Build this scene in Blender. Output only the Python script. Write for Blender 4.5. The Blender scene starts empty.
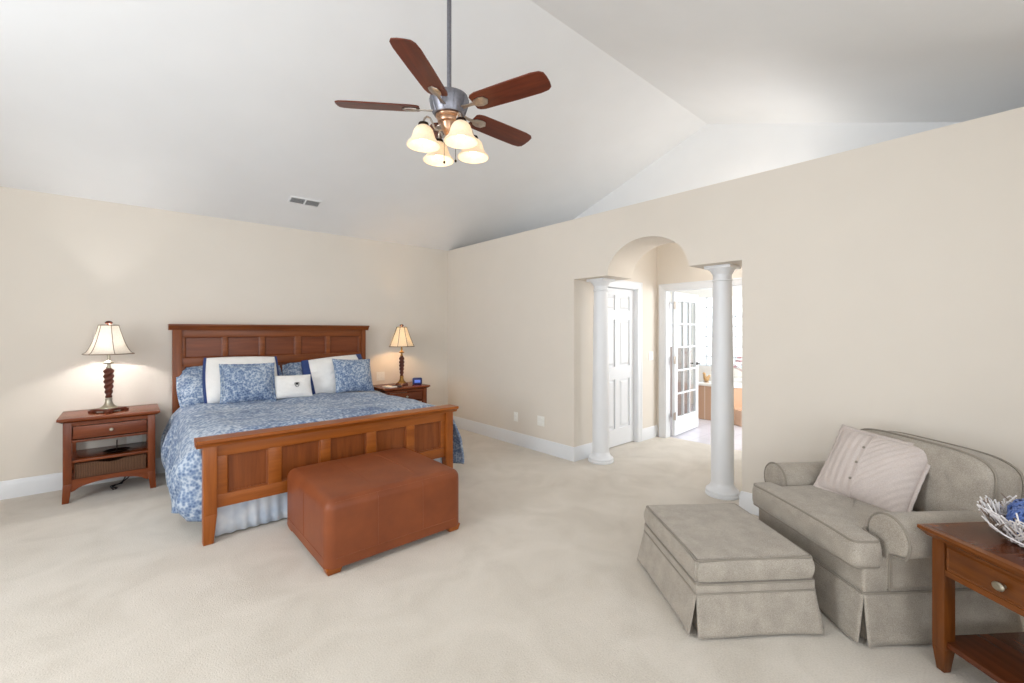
import bpy, bmesh, math, random
from mathutils import Vector, Matrix, noise

# ------------------------------------------------------------------ camera
PI = math.pi
scn = bpy.context.scene
COL = scn.collection
YAW = math.atan2(384.6, 435.4)
camd = bpy.data.cameras.new('camera')
camd.sensor_width = 36.0
camd.lens = 36.0 * 435.0 / 1024.0
camd.shift_y = -10.5 / 1024.0
camd.clip_start = 0.05
cam = bpy.data.objects.new('camera', camd)
cam.location = (0, 0, 1.475)
cam.rotation_euler = (PI / 2, 0, -YAW)
COL.objects.link(cam)
scn.camera = cam

# ------------------------------------------------------------------ world, lights, exposure
wd = bpy.data.worlds.new('world')
scn.world = wd
wd.use_nodes = True
wn = wd.node_tree.nodes
wn['Background'].inputs['Color'].default_value = (0.86, 0.93, 1.0, 1)
wn['Background'].inputs['Strength'].default_value = 1.6
vs = scn.view_settings
vs.view_transform = 'Standard'
vs.look = 'None'
vs.gamma = 1.0
vs.use_curve_mapping = False
vs.exposure = -0.12
scn.cycles.use_denoising = True
scn.cycles.max_bounces = 12
scn.cycles.diffuse_bounces = 8
scn.cycles.transparent_max_bounces = 12
scn.cycles.sample_clamp_indirect = 6.0
scn.cycles.caustics_reflective = False
scn.cycles.caustics_refractive = False


def area(name, loc, rot, sx, sy, watt, col=(1, 1, 1)):
    l = bpy.data.lights.new(name, 'AREA')
    l.shape = 'RECTANGLE'
    l.size, l.size_y = sx, sy
    l.energy = watt
    l.color = col
    o = bpy.data.objects.new(name, l)
    o.location = loc
    o.rotation_euler = rot
    COL.objects.link(o)
    return o


def point(name, loc, watt, col, r=0.04):
    l = bpy.data.lights.new(name, 'POINT')
    l.energy = watt
    l.color = col
    l.shadow_soft_size = r
    o = bpy.data.objects.new(name, l)
    o.location = loc
    COL.objects.link(o)
    return o


DAY = (0.93, 0.97, 1.0)
# daylight through the front wall windows (behind the camera) and the left wall windows
for wx in (-1.0, 1.3):
    area('daylight_front', (wx, -1.52, 1.45), (PI / 2, 0, 0), 1.7, 1.75, 39, DAY)
area('daylight_left', (-2.62, 0.2, 1.45), (PI / 2, 0, -PI / 2), 1.5, 1.75, 20, DAY)
area('daylight_left_tall', (-2.62, 2.6, 1.95), (PI / 2, 0, -PI / 2), 1.5, 2.7, 115, DAY)
# daylight in the bathroom and from its glass block window
area('daylight_bathroom', (8.9, 3.7, 1.6), (PI / 2, 0, PI / 2), 2.2, 1.5, 75, DAY)
area('daylight_bathroom_side', (7.2, 0.75, 1.6), (PI / 2, 0, 0), 1.6, 1.5, 95, DAY)

# ------------------------------------------------------------------ helpers
ROOTM = {}


class MB:
    """collects shapes in one bmesh and links them as one mesh object"""

    def __init__(self):
        self.bm = bmesh.new()

    def merge(self, t, M=None):
        if M is not None:
            bmesh.ops.transform(t, matrix=M, verts=t.verts)
        me = bpy.data.meshes.new('tmp')
        t.to_mesh(me)
        t.free()
        self.bm.from_mesh(me)
        bpy.data.meshes.remove(me)
        return self

    def box(self, x0, x1, y0, y1, z0, z1, bev=0.0, seg=2, M=None):
        t = bmesh.new()
        bmesh.ops.create_cube(t, size=1)
        for v in t.verts:
            v.co = Vector(((x0 + x1) / 2 + v.co.x * (x1 - x0), (y0 + y1) / 2 + v.co.y * (y1 - y0),
                           (z0 + z1) / 2 + v.co.z * (z1 - z0)))
        if bev > 0:
            bmesh.ops.bevel(t, geom=t.edges[:], offset=bev, segments=seg, affect='EDGES', profile=0.6)
        return self.merge(t, M)

    def taper(self, x0, x1, y0, y1, z0, z1, tx0, tx1, ty0, ty1, bev=0.0, M=None):
        """box whose bottom (z0) is x0..y1 and whose top (z1) is tx0..ty1"""
        t = bmesh.new()
        bmesh.ops.create_cube(t, size=1)
        for v in t.verts:
            a, b, c = v.co.x > 0, v.co.y > 0, v.co.z > 0
            if c:
                v.co = Vector((tx1 if a else tx0, ty1 if b else ty0, z1))
            else:
                v.co = Vector((x1 if a else x0, y1 if b else y0, z0))
        if bev > 0:
            bmesh.ops.bevel(t, geom=t.edges[:], offset=bev, segments=2, affect='EDGES', profile=0.6)
        return self.merge(t, M)

    def prism(self, pts, axis, a0, a1, bev=0.0, seg=3, M=None, ang=0.0):
        """polygon pts (2d) extruded along axis; axis x: pts=(y,z), y: (x,z), z: (x,y)"""
        t = bmesh.new()

        def mk(p, a):
            if axis == 'x':
                return Vector((a, p[0], p[1]))
            if axis == 'y':
                return Vector((p[0], a, p[1]))
            return Vector((p[0], p[1], a))
        lo = [t.verts.new(mk(p, a0)) for p in pts]
        hi = [t.verts.new(mk(p, a1)) for p in pts]
        n = len(pts)
        f0 = t.faces.new(lo)
        f1 = t.faces.new(hi)
        for i in range(n):
            t.faces.new((lo[i], lo[(i + 1) % n], hi[(i + 1) % n], hi[i]))
        bmesh.ops.recalc_face_normals(t, faces=t.faces[:])
        if bev > 0:
            if ang:
                ed = [e for e in t.edges if len(e.link_faces) == 2 and e.calc_face_angle(0) > ang]
            else:
                ed = t.edges[:]
            bmesh.ops.bevel(t, geom=ed, offset=bev, segments=seg, affect='EDGES', profile=0.55, clamp_overlap=True)
        return self.merge(t, M)

    def lathe(self, prof, n=32, c=(0, 0), M=None, mod=None, cap=True):
        t = bmesh.new()
        rings = []
        for r, z in prof:
            ring = []
            for i in range(n):
                a = 2 * PI * i / n
                rr = r * (mod(a, z) if mod else 1.0)
                ring.append(t.verts.new((c[0] + rr * math.cos(a), c[1] + rr * math.sin(a), z)))
            rings.append(ring)
        for k in range(len(rings) - 1):
            for i in range(n):
                j = (i + 1) % n
                t.faces.new((rings[k][i], rings[k][j], rings[k + 1][j], rings[k + 1][i]))
        if cap:
            if prof[0][0] > 1e-4:
                t.faces.new(list(reversed(rings[0])))
            if prof[-1][0] > 1e-4:
                t.faces.new(rings[-1])
        bmesh.ops.remove_doubles(t, verts=t.verts[:], dist=1e-5)
        bmesh.ops.recalc_face_normals(t, faces=t.faces[:])
        return self.merge(t, M)

    def tube(self, pts, r, n=8, closed=False, M=None):
        pts = [Vector(p) for p in pts]
        t = bmesh.new()
        N = len(pts)
        rings = []
        up = Vector((0.123, 0.231, 0.965)).normalized()
        for i, p in enumerate(pts):
            if closed:
                d = pts[(i + 1) % N] - pts[i - 1]
            else:
                d = pts[min(i + 1, N - 1)] - pts[max(i - 1, 0)]
            if d.length < 1e-9:
                d = Vector((0, 0, 1))
            d.normalize()
            a = d.cross(up)
            if a.length < 0.05:
                a = d.cross(Vector((1, 0, 0)))
            a.normalize()
            b = d.cross(a)
            rr = r[i] if isinstance(r, (list, tuple)) else r
            rings.append([t.verts.new(p + rr * (math.cos(2 * PI * k / n) * a + math.sin(2 * PI * k / n) * b))
                          for k in range(n)])
        for i in range(N if closed else N - 1):
            A, B = rings[i], rings[(i + 1) % N]
            for k in range(n):
                t.faces.new((A[k], A[(k + 1) % n], B[(k + 1) % n], B[k]))
        if not closed:
            t.faces.new(list(reversed(rings[0])))
            t.faces.new(rings[-1])
        bmesh.ops.recalc_face_normals(t, faces=t.faces[:])
        return self.merge(t, M)

    def sphere(self, c, r, sc=(1, 1, 1), n=16, M=None):
        t = bmesh.new()
        bmesh.ops.create_uvsphere(t, u_segments=n, v_segments=max(6, n // 2), radius=r)
        for v in t.verts:
            v.co = Vector((c[0] + v.co.x * sc[0], c[1] + v.co.y * sc[1], c[2] + v.co.z * sc[2]))
        return self.merge(t, M)

    def grid(self, fn, nu, nv, M=None, closeu=False, closev=False):
        t = bmesh.new()
        V = [[t.verts.new(fn(i / (nu if closeu else nu - 1), j / (nv if closev else nv - 1))) for j in range(nv)] for i in range(nu)]
        for i in range(nu if closeu else nu - 1):
            for j in range(nv if closev else nv - 1):
                i2, j2 = (i + 1) % nu, (j + 1) % nv
                t.faces.new((V[i][j], V[i2][j], V[i2][j2], V[i][j2]))
        return self.merge(t, M)

    def build(self, name, mat, parent=None, world=False, smooth=True, solid=0.0, sub=0):
        bm = self.bm
        if world and parent is not None:
            bmesh.ops.transform(bm, matrix=ROOTM[parent.name].inverted(), verts=bm.verts)
        me = bpy.data.meshes.new(name)
        bm.to_mesh(me)
        bm.free()
        me.materials.append(mat)
        if smooth:
            me.polygons.foreach_set('use_smooth', [True] * len(me.polygons))
            me.set_sharp_from_angle(angle=math.radians(38))
        o = bpy.data.objects.new(name, me)
        COL.objects.link(o)
        if parent is not None:
            o.parent = parent
            ROOTM[o.name] = ROOTM[parent.name]
        else:
            ROOTM[o.name] = Matrix.Identity(4)
        if solid:
            m = o.modifiers.new('solid', 'SOLIDIFY')
            m.thickness = solid
            m.offset = 0
        if sub:
            m = o.modifiers.new('sub', 'SUBSURF')
            m.levels = m.render_levels = sub
        return o


def thing(name, label, cat, loc=(0, 0, 0), rz=0.0, group=None):
    o = bpy.data.objects.new(name, None)
    o.empty_display_size = 0.1
    COL.objects.link(o)
    o.location = loc
    o.rotation_euler = (0, 0, rz)
    ROOTM[o.name] = Matrix.Translation(loc) @ Matrix.Rotation(rz, 4, 'Z')
    return tag(o, label, cat, group)


def tag(o, label, cat, group=None):
    o['label'] = label
    o['category'] = cat
    if group:
        o['group'] = group
    return o


def struct(o):
    o['kind'] = 'structure'
    return o


def dup(root, loc, rz, label, group=None):
    r = root.copy()
    COL.objects.link(r)
    r.location = loc
    r.rotation_euler = (0, 0, rz)
    ROOTM[r.name] = Matrix.Translation(loc) @ Matrix.Rotation(rz, 4, 'Z')
    r['label'] = label
    if group:
        r['group'] = group
    for ch in list(root.children):
        c = ch.copy()
        COL.objects.link(c)
        c.parent = r
        for g in list(ch.children):
            d = g.copy()
            COL.objects.link(d)
            d.parent = c
    return r


# ------------------------------------------------------------------ materials
def srgb(r, g, b):
    def f(c):
        c /= 255.0
        return c / 12.92 if c <= 0.04045 else ((c + 0.055) / 1.055) ** 2.4
    return (f(r), f(g), f(b), 1)


class NT:
    def __init__(self, name):
        self.m = bpy.data.materials.new(name)
        self.m.use_nodes = True
        self.t = self.m.node_tree
        self.p = self.t.nodes['Principled BSDF']

    def n(self, typ, **k):
        nd = self.t.nodes.new(typ)
        for a, b in k.items():
            if a.startswith('_'):
                setattr(nd, a[1:], b)
            else:
                nd.inputs[a.replace('__', ' ')].default_value = b
        return nd

    def l(self, a, ao, b, bi):
        self.t.links.new(a.outputs[ao], b.inputs[bi])

    def coords(self, scale=(1, 1, 1), rot=(0, 0, 0), obj=True):
        tc = self.n('ShaderNodeTexCoord')
        mp = self.n('ShaderNodeMapping')
        mp.inputs['Scale'].default_value = scale
        mp.inputs['Rotation'].default_value = rot
        self.l(tc, 'Object', mp, 'Vector')
        return mp

    def ramp(self, stops):
        r = self.n('ShaderNodeValToRGB')
        el = r.color_ramp.elements
        while len(el) < len(stops):
            el.new(0.5)
        for e, (p, c) in zip(el, stops):
            e.position = p
            e.color = c
        return r

    def bump(self, src, out, strength, dist=0.01):
        b = self.n('ShaderNodeBump')
        b.inputs['Strength'].default_value = strength
        b.inputs['Distance'].default_value = dist
        self.l(src, out, b, 'Height')
        self.l(b, 'Normal', self.p, 'Normal')
        return b


def paint(name, col, rough=0.6, bump=0.03, scale=180.0):
    N = NT(name)
    N.p.inputs['Roughness'].default_value = rough
    mp = N.coords((1, 1, 1))
    a = N.n('ShaderNodeTexNoise')
    a.inputs['Scale'].default_value = 3.0
    N.l(mp, 'Vector', a, 'Vector')
    c = [x for x in col]
    lo = (c[0] * .98, c[1] * .98, c[2] * .98, 1)
    r = N.ramp([(0.3, lo), (0.7, col)])
    N.l(a, 'Fac', r, 'Fac')
    N.l(r, 'Color', N.p, 'Base Color')
    b = N.n('ShaderNodeTexNoise')
    b.inputs['Scale'].default_value = scale
    N.l(mp, 'Vector', b, 'Vector')
    N.bump(b, 'Fac', bump, 0.002)
    return N.m


def wood(name, light, dark, axis='x', rough=0.32):
    N = NT(name)
    N.p.inputs['Roughness'].default_value = rough
    N.p.inputs['Specular IOR Level'].default_value = 0.35
    s = {'x': (1.2, 14, 14), 'y': (14, 1.2, 14), 'z': (14, 14, 1.2)}[axis]
    mp = N.coords(s)
    a = N.n('ShaderNodeTexNoise')
    a.inputs['Scale'].default_value = 2.0
    a.inputs['Detail'].default_value = 6
    a.inputs['Roughness'].default_value = 0.6
    a.inputs['Distortion'].default_value = 0.6
    N.l(mp, 'Vector', a, 'Vector')
    b = N.n('ShaderNodeTexNoise')
    b.inputs['Scale'].default_value = 0.35
    b.inputs['Detail'].default_value = 2
    N.l(mp, 'Vector', b, 'Vector')
    mx = N.n('ShaderNodeMath', _operation='MULTIPLY_ADD')
    N.l(a, 'Fac', mx, 0)
    mx.inputs[1].default_value = 0.65
    ad = N.n('ShaderNodeMath', _operation='MULTIPLY')
    N.l(b, 'Fac', ad, 0)
    ad.inputs[1].default_value = 0.35
    N.l(ad, 'Value', mx, 2)
    r = N.ramp([(0.3, dark), (0.72, light)])
    N.l(mx, 'Value', r, 'Fac')
    N.l(r, 'Color', N.p, 'Base Color')
    N.bump(a, 'Fac', 0.04, 0.003)
    return N.m


def fabric(name, c1, c2, scale=260.0, bump=0.25, rough=0.9, sheen=0.2, patch=4.0, pw=0.5):
    N = NT(name)
    N.p.inputs['Roughness'].default_value = rough
    N.p.inputs['Sheen Weight'].default_value = sheen
    mp = N.coords()
    a = N.n('ShaderNodeTexNoise')
    a.inputs['Scale'].default_value = scale
    a.inputs['Detail'].default_value = 2
    N.l(mp, 'Vector', a, 'Vector')
    b = N.n('ShaderNodeTexNoise')
    b.inputs['Scale'].default_value = patch
    b.inputs['Detail'].default_value = 5
    N.l(mp, 'Vector', b, 'Vector')
    mx = N.n('ShaderNodeMath', _operation='MULTIPLY_ADD')
    N.l(a, 'Fac', mx, 0)
    mx.inputs[1].default_value = 1 - pw
    ad = N.n('ShaderNodeMath', _operation='MULTIPLY')
    N.l(b, 'Fac', ad, 0)
    ad.inputs[1].default_value = pw
    N.l(ad, 'Value', mx, 2)
    r = N.ramp([(0.36, c1), (0.64, c2)])
    N.l(mx, 'Value', r, 'Fac')
    N.l(r, 'Color', N.p, 'Base Color')
    N.bump(mx, 'Value', bump, 0.004)
    return N.m


def metal(name, col, rough=0.3, metallic=1.0):
    N = NT(name)
    N.p.inputs['Metallic'].default_value = metallic
    N.p.inputs['Roughness'].default_value = rough
    mp = N.coords()
    a = N.n('ShaderNodeTexNoise')
    a.inputs['Scale'].default_value = 60
    N.l(mp, 'Vector', a, 'Vector')
    r = N.ramp([(0.3, tuple(c * .8 for c in col[:3]) + (1,)), (0.7, col)])
    N.l(a, 'Fac', r, 'Fac')
    N.l(r, 'Color', N.p, 'Base Color')
    return N.m


def paisley(name, mul=1.0):
    """blue and white swirling damask / paisley print"""
    N = NT(name)
    N.p.inputs['Roughness'].default_value = 0.85
    N.p.inputs['Sheen Weight'].default_value = 0.15
    mp = N.coords((mul, mul, mul))
    w = N.n('ShaderNodeTexNoise')
    w.inputs['Scale'].default_value = 5.0
    w.inputs['Detail'].default_value = 3
    N.l(mp, 'Vector', w, 'Vector')
    mixv = N.n('ShaderNodeMixRGB', _blend_type='ADD')
    mixv.inputs['Fac'].default_value = 0.13
    N.l(mp, 'Vector', mixv, 'Color1')
    N.l(w, 'Color', mixv, 'Color2')
    v = N.n('ShaderNodeTexVoronoi')
    v.inputs['Scale'].default_value = 3.4
    N.l(mixv, 'Color', v, 'Vector')
    sn = N.n('ShaderNodeMath', _operation='MULTIPLY')
    N.l(v, 'Distance', sn, 0)
    sn.inputs[1].default_value = 30.0
    sin = N.n('ShaderNodeMath', _operation='SINE')
    N.l(sn, 'Value', sin, 0)
    fine = N.n('ShaderNodeTexVoronoi')
    fine.inputs['Scale'].default_value = 46
    N.l(mp, 'Vector', fine, 'Vector')
    fm = N.n('ShaderNodeMath', _operation='MULTIPLY_ADD')
    N.l(fine, 'Distance', fm, 0)
    fm.inputs[1].default_value = 0.85
    fm.inputs[2].default_value = -0.36
    nz = N.n('ShaderNodeTexNoise')
    nz.inputs['Scale'].default_value = 2.2
    nz.inputs['Detail'].default_value = 2
    N.l(mp, 'Vector', nz, 'Vector')
    nm = N.n('ShaderNodeMath', _operation='MULTIPLY_ADD')
    N.l(nz, 'Fac', nm, 0)
    nm.inputs[1].default_value = 0.9
    nm.inputs[2].default_value = 0.06
    s1 = N.n('ShaderNodeMath', _operation='MULTIPLY_ADD')
    N.l(sin, 'Value', s1, 0)
    s1.inputs[1].default_value = 0.12
    N.l(nm, 'Value', s1, 2)
    s2 = N.n('ShaderNodeMath', _operation='ADD')
    N.l(s1, 'Value', s2, 0)
    N.l(fm, 'Value', s2, 1)
    r = N.ramp([(0.10, srgb(62, 82, 116)), (0.36, srgb(98, 119, 152)), (0.60, srgb(128, 146, 172)), (0.90, srgb(182, 192, 204))])
    N.l(s2, 'Value', r, 'Fac')
    N.l(r, 'Color', N.p, 'Base Color')
    b = N.n('ShaderNodeTexNoise')
    b.inputs['Scale'].default_value = 300
    N.l(mp, 'Vector', b, 'Vector')
    N.bump(b, 'Fac', 0.15, 0.002)
    return N.m


def carpet_mat():
    N = NT('carpet')
    N.p.inputs['Roughness'].default_value = 0.97
    N.p.inputs['Sheen Weight'].default_value = 0.25
    mp = N.coords()
    a = N.n('ShaderNodeTexNoise')
    a.inputs['Scale'].default_value = 130
    a.inputs['Detail'].default_value = 4
    N.l(mp, 'Vector', a, 'Vector')
    b = N.n('ShaderNodeTexNoise')
    b.inputs['Scale'].default_value = 2.6
    b.inputs['Detail'].default_value = 6
    b.inputs['Distortion'].default_value = 1.2
    N.l(mp, 'Vector', b, 'Vector')
    mx = N.n('ShaderNodeMath', _operation='MULTIPLY_ADD')
    N.l(a, 'Fac', mx, 0)
    mx.inputs[1].default_value = 0.5
    ad = N.n('ShaderNodeMath', _operation='MULTIPLY')
    N.l(b, 'Fac', ad, 0)
    ad.inputs[1].default_value = 0.5
    N.l(ad, 'Value', mx, 2)
    r = N.ramp([(0.3, srgb(186, 177, 164)), (0.5, srgb(203, 195, 183)), (0.7, srgb(214, 206, 195))])
    N.l(mx, 'Value', r, 'Fac')
    N.l(r, 'Color', N.p, 'Base Color')
    N.bump(a, 'Fac', 0.35, 0.008)
    return N.m


def leather(name, c1, c2):
    N = NT(name)
    N.p.inputs['Roughness'].default_value = 0.45
    N.p.inputs['Specular IOR Level'].default_value = 0.35
    mp = N.coords()
    a = N.n('ShaderNodeTexNoise')
    a.inputs['Scale'].default_value = 5
    a.inputs['Detail'].default_value = 6
    N.l(mp, 'Vector', a, 'Vector')
    r = N.ramp([(0.3, c1), (0.7, c2)])
    N.l(a, 'Fac', r, 'Fac')
    N.l(r, 'Color', N.p, 'Base Color')
    v = N.n('ShaderNodeTexVoronoi')
    v.inputs['Scale'].default_value = 220
    N.l(mp, 'Vector', v, 'Vector')
    N.bump(v, 'Distance', 0.12, 0.002)
    return N.m


def shade_cloth(name, col, emit, estr, trans=0.5):
    N = NT(name)
    N.t.nodes.remove(N.p)
    out = [n for n in N.t.nodes if n.type == 'OUTPUT_MATERIAL'][0]
    d = N.n('ShaderNodeBsdfDiffuse')
    d.inputs['Color'].default_value = col
    t = N.n('ShaderNodeBsdfTranslucent')
    mp = N.coords((1, 1, 1))
    nz = N.n('ShaderNodeTexNoise')
    nz.inputs['Scale'].default_value = 90
    N.l(mp, 'Vector', nz, 'Vector')
    r = N.ramp([(0.3, tuple(c * .9 for c in col[:3]) + (1,)), (0.7, col)])
    N.l(nz, 'Fac', r, 'Fac')
    N.l(r, 'Color', t, 'Color')
    N.l(r, 'Color', d, 'Color')
    mx = N.n('ShaderNodeMixShader')
    mx.inputs[0].default_value = trans
    N.t.links.new(d.outputs[0], mx.inputs[1])
    N.t.links.new(t.outputs[0], mx.inputs[2])
    last = mx
    if estr > 0:
        e = N.n('ShaderNodeEmission')
        e.inputs['Color'].default_value = emit
        e.inputs['Strength'].default_value = estr
        ad = N.n('ShaderNodeAddShader')
        N.t.links.new(mx.outputs[0], ad.inputs[0])
        N.t.links.new(e.outputs[0], ad.inputs[1])
        last = ad
    N.t.links.new(last.outputs[0], out.inputs['Surface'])
    return N.m


def emissive(name, col, s):
    N = NT(name)
    N.p.inputs['Base Color'].default_value = col
    N.p.inputs['Emission Color'].default_value = col
    N.p.inputs['Emission Strength'].default_value = s
    return N.m


def glass(name, tint=(0.95, 0.97, 0.98, 1), mixf=0.12):
    N = NT(name)
    N.t.nodes.remove(N.p)
    out = [n for n in N.t.nodes if n.type == 'OUTPUT_MATERIAL'][0]
    tr = N.n('ShaderNodeBsdfTransparent')
    tr.inputs['Color'].default_value = tint
    gl = N.n('ShaderNodeBsdfGlossy')
    gl.inputs['Roughness'].default_value = 0.05
    mx = N.n('ShaderNodeMixShader')
    mx.inputs[0].default_value = mixf
    N.t.links.new(tr.outputs[0], mx.inputs[1])
    N.t.links.new(gl.outputs[0], mx.inputs[2])
    N.t.links.new(mx.outputs[0], out.inputs['Surface'])
    return N.m


def blockglass(name):
    N = NT(name)
    N.t.nodes.remove(N.p)
    out = [n for n in N.t.nodes if n.type == 'OUTPUT_MATERIAL'][0]
    tr = N.n('ShaderNodeBsdfTranslucent')
    tr.inputs['Color'].default_value = (0.92, 0.95, 0.96, 1)
    df = N.n('ShaderNodeBsdfGlossy')
    df.inputs['Roughness'].default_value = 0.25
    mp = N.coords()
    w = N.n('ShaderNodeTexNoise')
    w.inputs['Scale'].default_value = 25
    N.l(mp, 'Vector', w, 'Vector')
    b = N.n('ShaderNodeBump')
    b.inputs['Strength'].default_value = 0.5
    N.l(w, 'Fac', b, 'Height')
    N.l(b, 'Normal', df, 'Normal')
    mx = N.n('ShaderNodeMixShader')
    mx.inputs[0].default_value = 0.2
    N.t.links.new(tr.outputs[0], mx.inputs[1])
    N.t.links.new(df.outputs[0], mx.inputs[2])
    N.t.links.new(mx.outputs[0], out.inputs['Surface'])
    return N.m


def tile(name, c1, c2, mortar, sc):
    N = NT(name)
    N.p.inputs['Roughness'].default_value = 0.25
    mp = N.coords()
    b = N.n('ShaderNodeTexBrick')
    b.offset = 0.0
    b.inputs['Color1'].default_value = c1
    b.inputs['Color2'].default_value = c2
    b.inputs['Mortar'].default_value = mortar
    b.inputs['Scale'].default_value = sc
    b.inputs['Mortar Size'].default_value = 0.012
    b.inputs['Brick Width'].default_value = 0.5
    b.inputs['Row Height'].default_value = 0.5
    N.l(mp, 'Vector', b, 'Vector')
    N.l(b, 'Color', N.p, 'Base Color')
    return N.m


def wicker_mat():
    N = NT('wicker')
    N.p.inputs['Roughness'].default_value = 0.7
    mp = N.coords((1, 1, 1))
    w = N.n('ShaderNodeTexWave')
    w.bands_direction = 'X'
    w.inputs['Scale'].default_value = 30
    w.inputs['Distortion'].default_value = 2.0
    N.l(mp, 'Vector', w, 'Vector')
    w2 = N.n('ShaderNodeTexWave')
    w2.bands_direction = 'Z'
    w2.inputs['Scale'].default_value = 45
    w2.inputs['Distortion'].default_value = 1.0
    N.l(mp, 'Vector', w2, 'Vector')
    m = N.n('ShaderNodeMath', _operation='MULTIPLY')
    N.l(w, 'Fac', m, 0)
    N.l(w2, 'Fac', m, 1)
    r = N.ramp([(0.0, srgb(84, 54, 36)), (0.5, srgb(132, 92, 62)), (1.0, srgb(166, 122, 88))])
    N.l(m, 'Value', r, 'Fac')
    N.l(r, 'Color', N.p, 'Base Color')
    N.bump(m, 'Value', 0.7, 0.01)
    return N.m


M_wall = paint('wall_paint', srgb(222, 214, 203), 0.75)
M_ceil = paint('ceiling_paint', srgb(236, 237, 238), 0.85)
M_trim = paint('trim_paint', srgb(226, 228, 231), 0.35, 0.01)
M_bath = paint('bathroom_paint', srgb(238, 236, 230), 0.7)
M_mauve = paint('mauve_paint', srgb(186, 170, 166), 0.7)
M_carpet = carpet_mat()
BL, BD = srgb(172, 98, 38), srgb(128, 66, 22)
M_bed = {a: wood('bed_wood_' + a, BL, BD, a) for a in 'xyz'}
HL, HD = srgb(142, 78, 36), srgb(102, 50, 20)
M_head = {a: wood('headboard_wood_' + a, HL, HD, a) for a in 'xyz'}
M_panel = wood('bed_panel_wood', srgb(148, 82, 38), srgb(108, 54, 24), 'z')
M_hpanel = wood('headboard_panel_wood', srgb(130, 68, 34), srgb(94, 44, 20), 'x')
NL, ND = srgb(136, 68, 32), srgb(90, 40, 17)
M_ns = {a: wood('nightstand_wood_' + a, NL, ND, a, 0.26) for a in 'xyz'}
TL, TD = srgb(134, 76, 31), srgb(80, 43, 18)
M_tb = {a: wood('table_wood_' + a, TL, TD, a, 0.22) for a in 'xyz'}
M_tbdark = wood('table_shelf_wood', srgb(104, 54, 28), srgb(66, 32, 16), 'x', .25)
M_litnickel = metal('lamplit_nickel', srgb(206, 166, 136), 0.3)  # copper cast of the fan's lamplight put into the nickel colour
M_fanblade = wood('fan_blade_wood', srgb(120, 54, 30), srgb(66, 26, 15), 'x', 0.35)
M_leather = leather('brown_leather', srgb(118, 60, 32), srgb(136, 72, 38))
M_linen = fabric('taupe_linen', srgb(142, 134, 123), srgb(180, 171, 159), 300, 0.4, patch=14.0, pw=0.3)
M_piping = fabric('taupe_piping', srgb(128, 120, 109), srgb(146, 138, 126), 240, 0.2)
M_mauvecloth = fabric('mauve_grey_cloth', srgb(186, 174, 168), srgb(204, 193, 187), 200, 0.15)
M_white = fabric('white_cotton', srgb(232, 230, 226), srgb(243, 241, 238), 200, 0.08)
M_navy = fabric('navy_cotton', srgb(34, 52, 102), srgb(48, 70, 124), 200, 0.1)
M_paisley = paisley('blue_paisley', 1.0)
M_paisley2 = paisley('blue_paisley_pillow', 1.25)
M_skirt = fabric('pale_blue_cotton', srgb(176, 192, 212), srgb(222, 228, 234), 9, 0.1)
M_pewter = metal('pewter', srgb(142, 142, 150), 0.42)
M_nickel = metal('brushed_nickel', srgb(196, 186, 176), 0.28)
M_brass = metal('antique_brass', srgb(172, 132, 72), 0.35)
M_silver = metal('aged_silver', srgb(190, 184, 166), 0.35)
M_dark = paint('dark_plastic', srgb(38, 36, 38), 0.5, 0.0)
M_blackmetal = metal('dark_bronze', srgb(62, 52, 46), 0.4)
M_lampwood = wood('lamp_wood', srgb(112, 58, 40), srgb(62, 28, 20), 'z', 0.35)
M_plastic = paint('white_plastic', srgb(238, 236, 230), 0.4, 0.0)
M_slot = paint('outlet_slot', srgb(90, 86, 80), 0.5, 0.0)
M_wicker = wicker_mat()
M_glass = glass('clear_glass')
M_block = blockglass('glass_block')
M_frost = shade_cloth('frosted_glass', (0.93, 0.86, 0.76, 1), (1.0, 0.72, 0.42, 1), 0.12, 0.4)
M_bulb = emissive('lit_bulb', (1.0, 0.82, 0.55, 1), 6.0)
M_shade1 = shade_cloth('beige_lamp_shade', (0.80, 0.72, 0.62, 1), (1, .9, .8, 1), 0.0, 0.07)
M_shade2 = shade_cloth('cream_lamp_shade', (0.88, 0.74, 0.54, 1), (1, .8, .5, 1), 0.0, 0.09)
M_trimcord = fabric('brown_trim', srgb(120, 100, 82), srgb(140, 120, 98), 300, 0.2)
M_tiletan = tile('tan_tile', srgb(200, 164, 136), srgb(194, 157, 129), srgb(214, 192, 172), 1.6)
M_tilefloor = tile('lavender_tile', srgb(216, 215, 222), srgb(211, 209, 218), srgb(200, 198, 208), 1.6)
M_twig = paint('white_twig', srgb(226, 222, 222), 0.6, 0.1)
M_twigd = paint('grey_twig', srgb(128, 112, 100), 0.7, 0.1)
M_blueball = fabric('blue_raffia', srgb(60, 86, 150), srgb(116, 142, 200), 60, 0.6)
M_brownball = fabric('brown_raffia', srgb(92, 56, 32), srgb(140, 92, 56), 60, 0.6)
M_clock = paint('navy_plastic', srgb(24, 36, 96), 0.3, 0.0)
M_display = emissive('clock_display', srgb(90, 120, 210), 0.5)
M_paper = paint('paper', srgb(236, 230, 218), 0.7, 0.0)
M_flower = fabric('mauve_petals', srgb(168, 128, 132), srgb(206, 172, 172), 60, 0.3)
M_birdwood = wood('carved_wood', srgb(196, 160, 110), srgb(150, 112, 72), 'z', 0.5)
M_red = paint('red_petals', srgb(150, 60, 70), 0.5, 0.0)

# ------------------------------------------------------------------ the room
XR, YB, HC = 3.786, 5.812, 2.74          # right wall face, back wall face, wall height
XL, YF = -2.3, -1.25                     # left wall face, front wall face
WT = 0.46                                # thickness of the arched wall
RY, SL = 2.35, 0.35                      # ridge line and ceiling slope
RZ = HC + SL * (YB - RY)
XG = 5.2                                 # gable wall beyond the plant shelf

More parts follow.
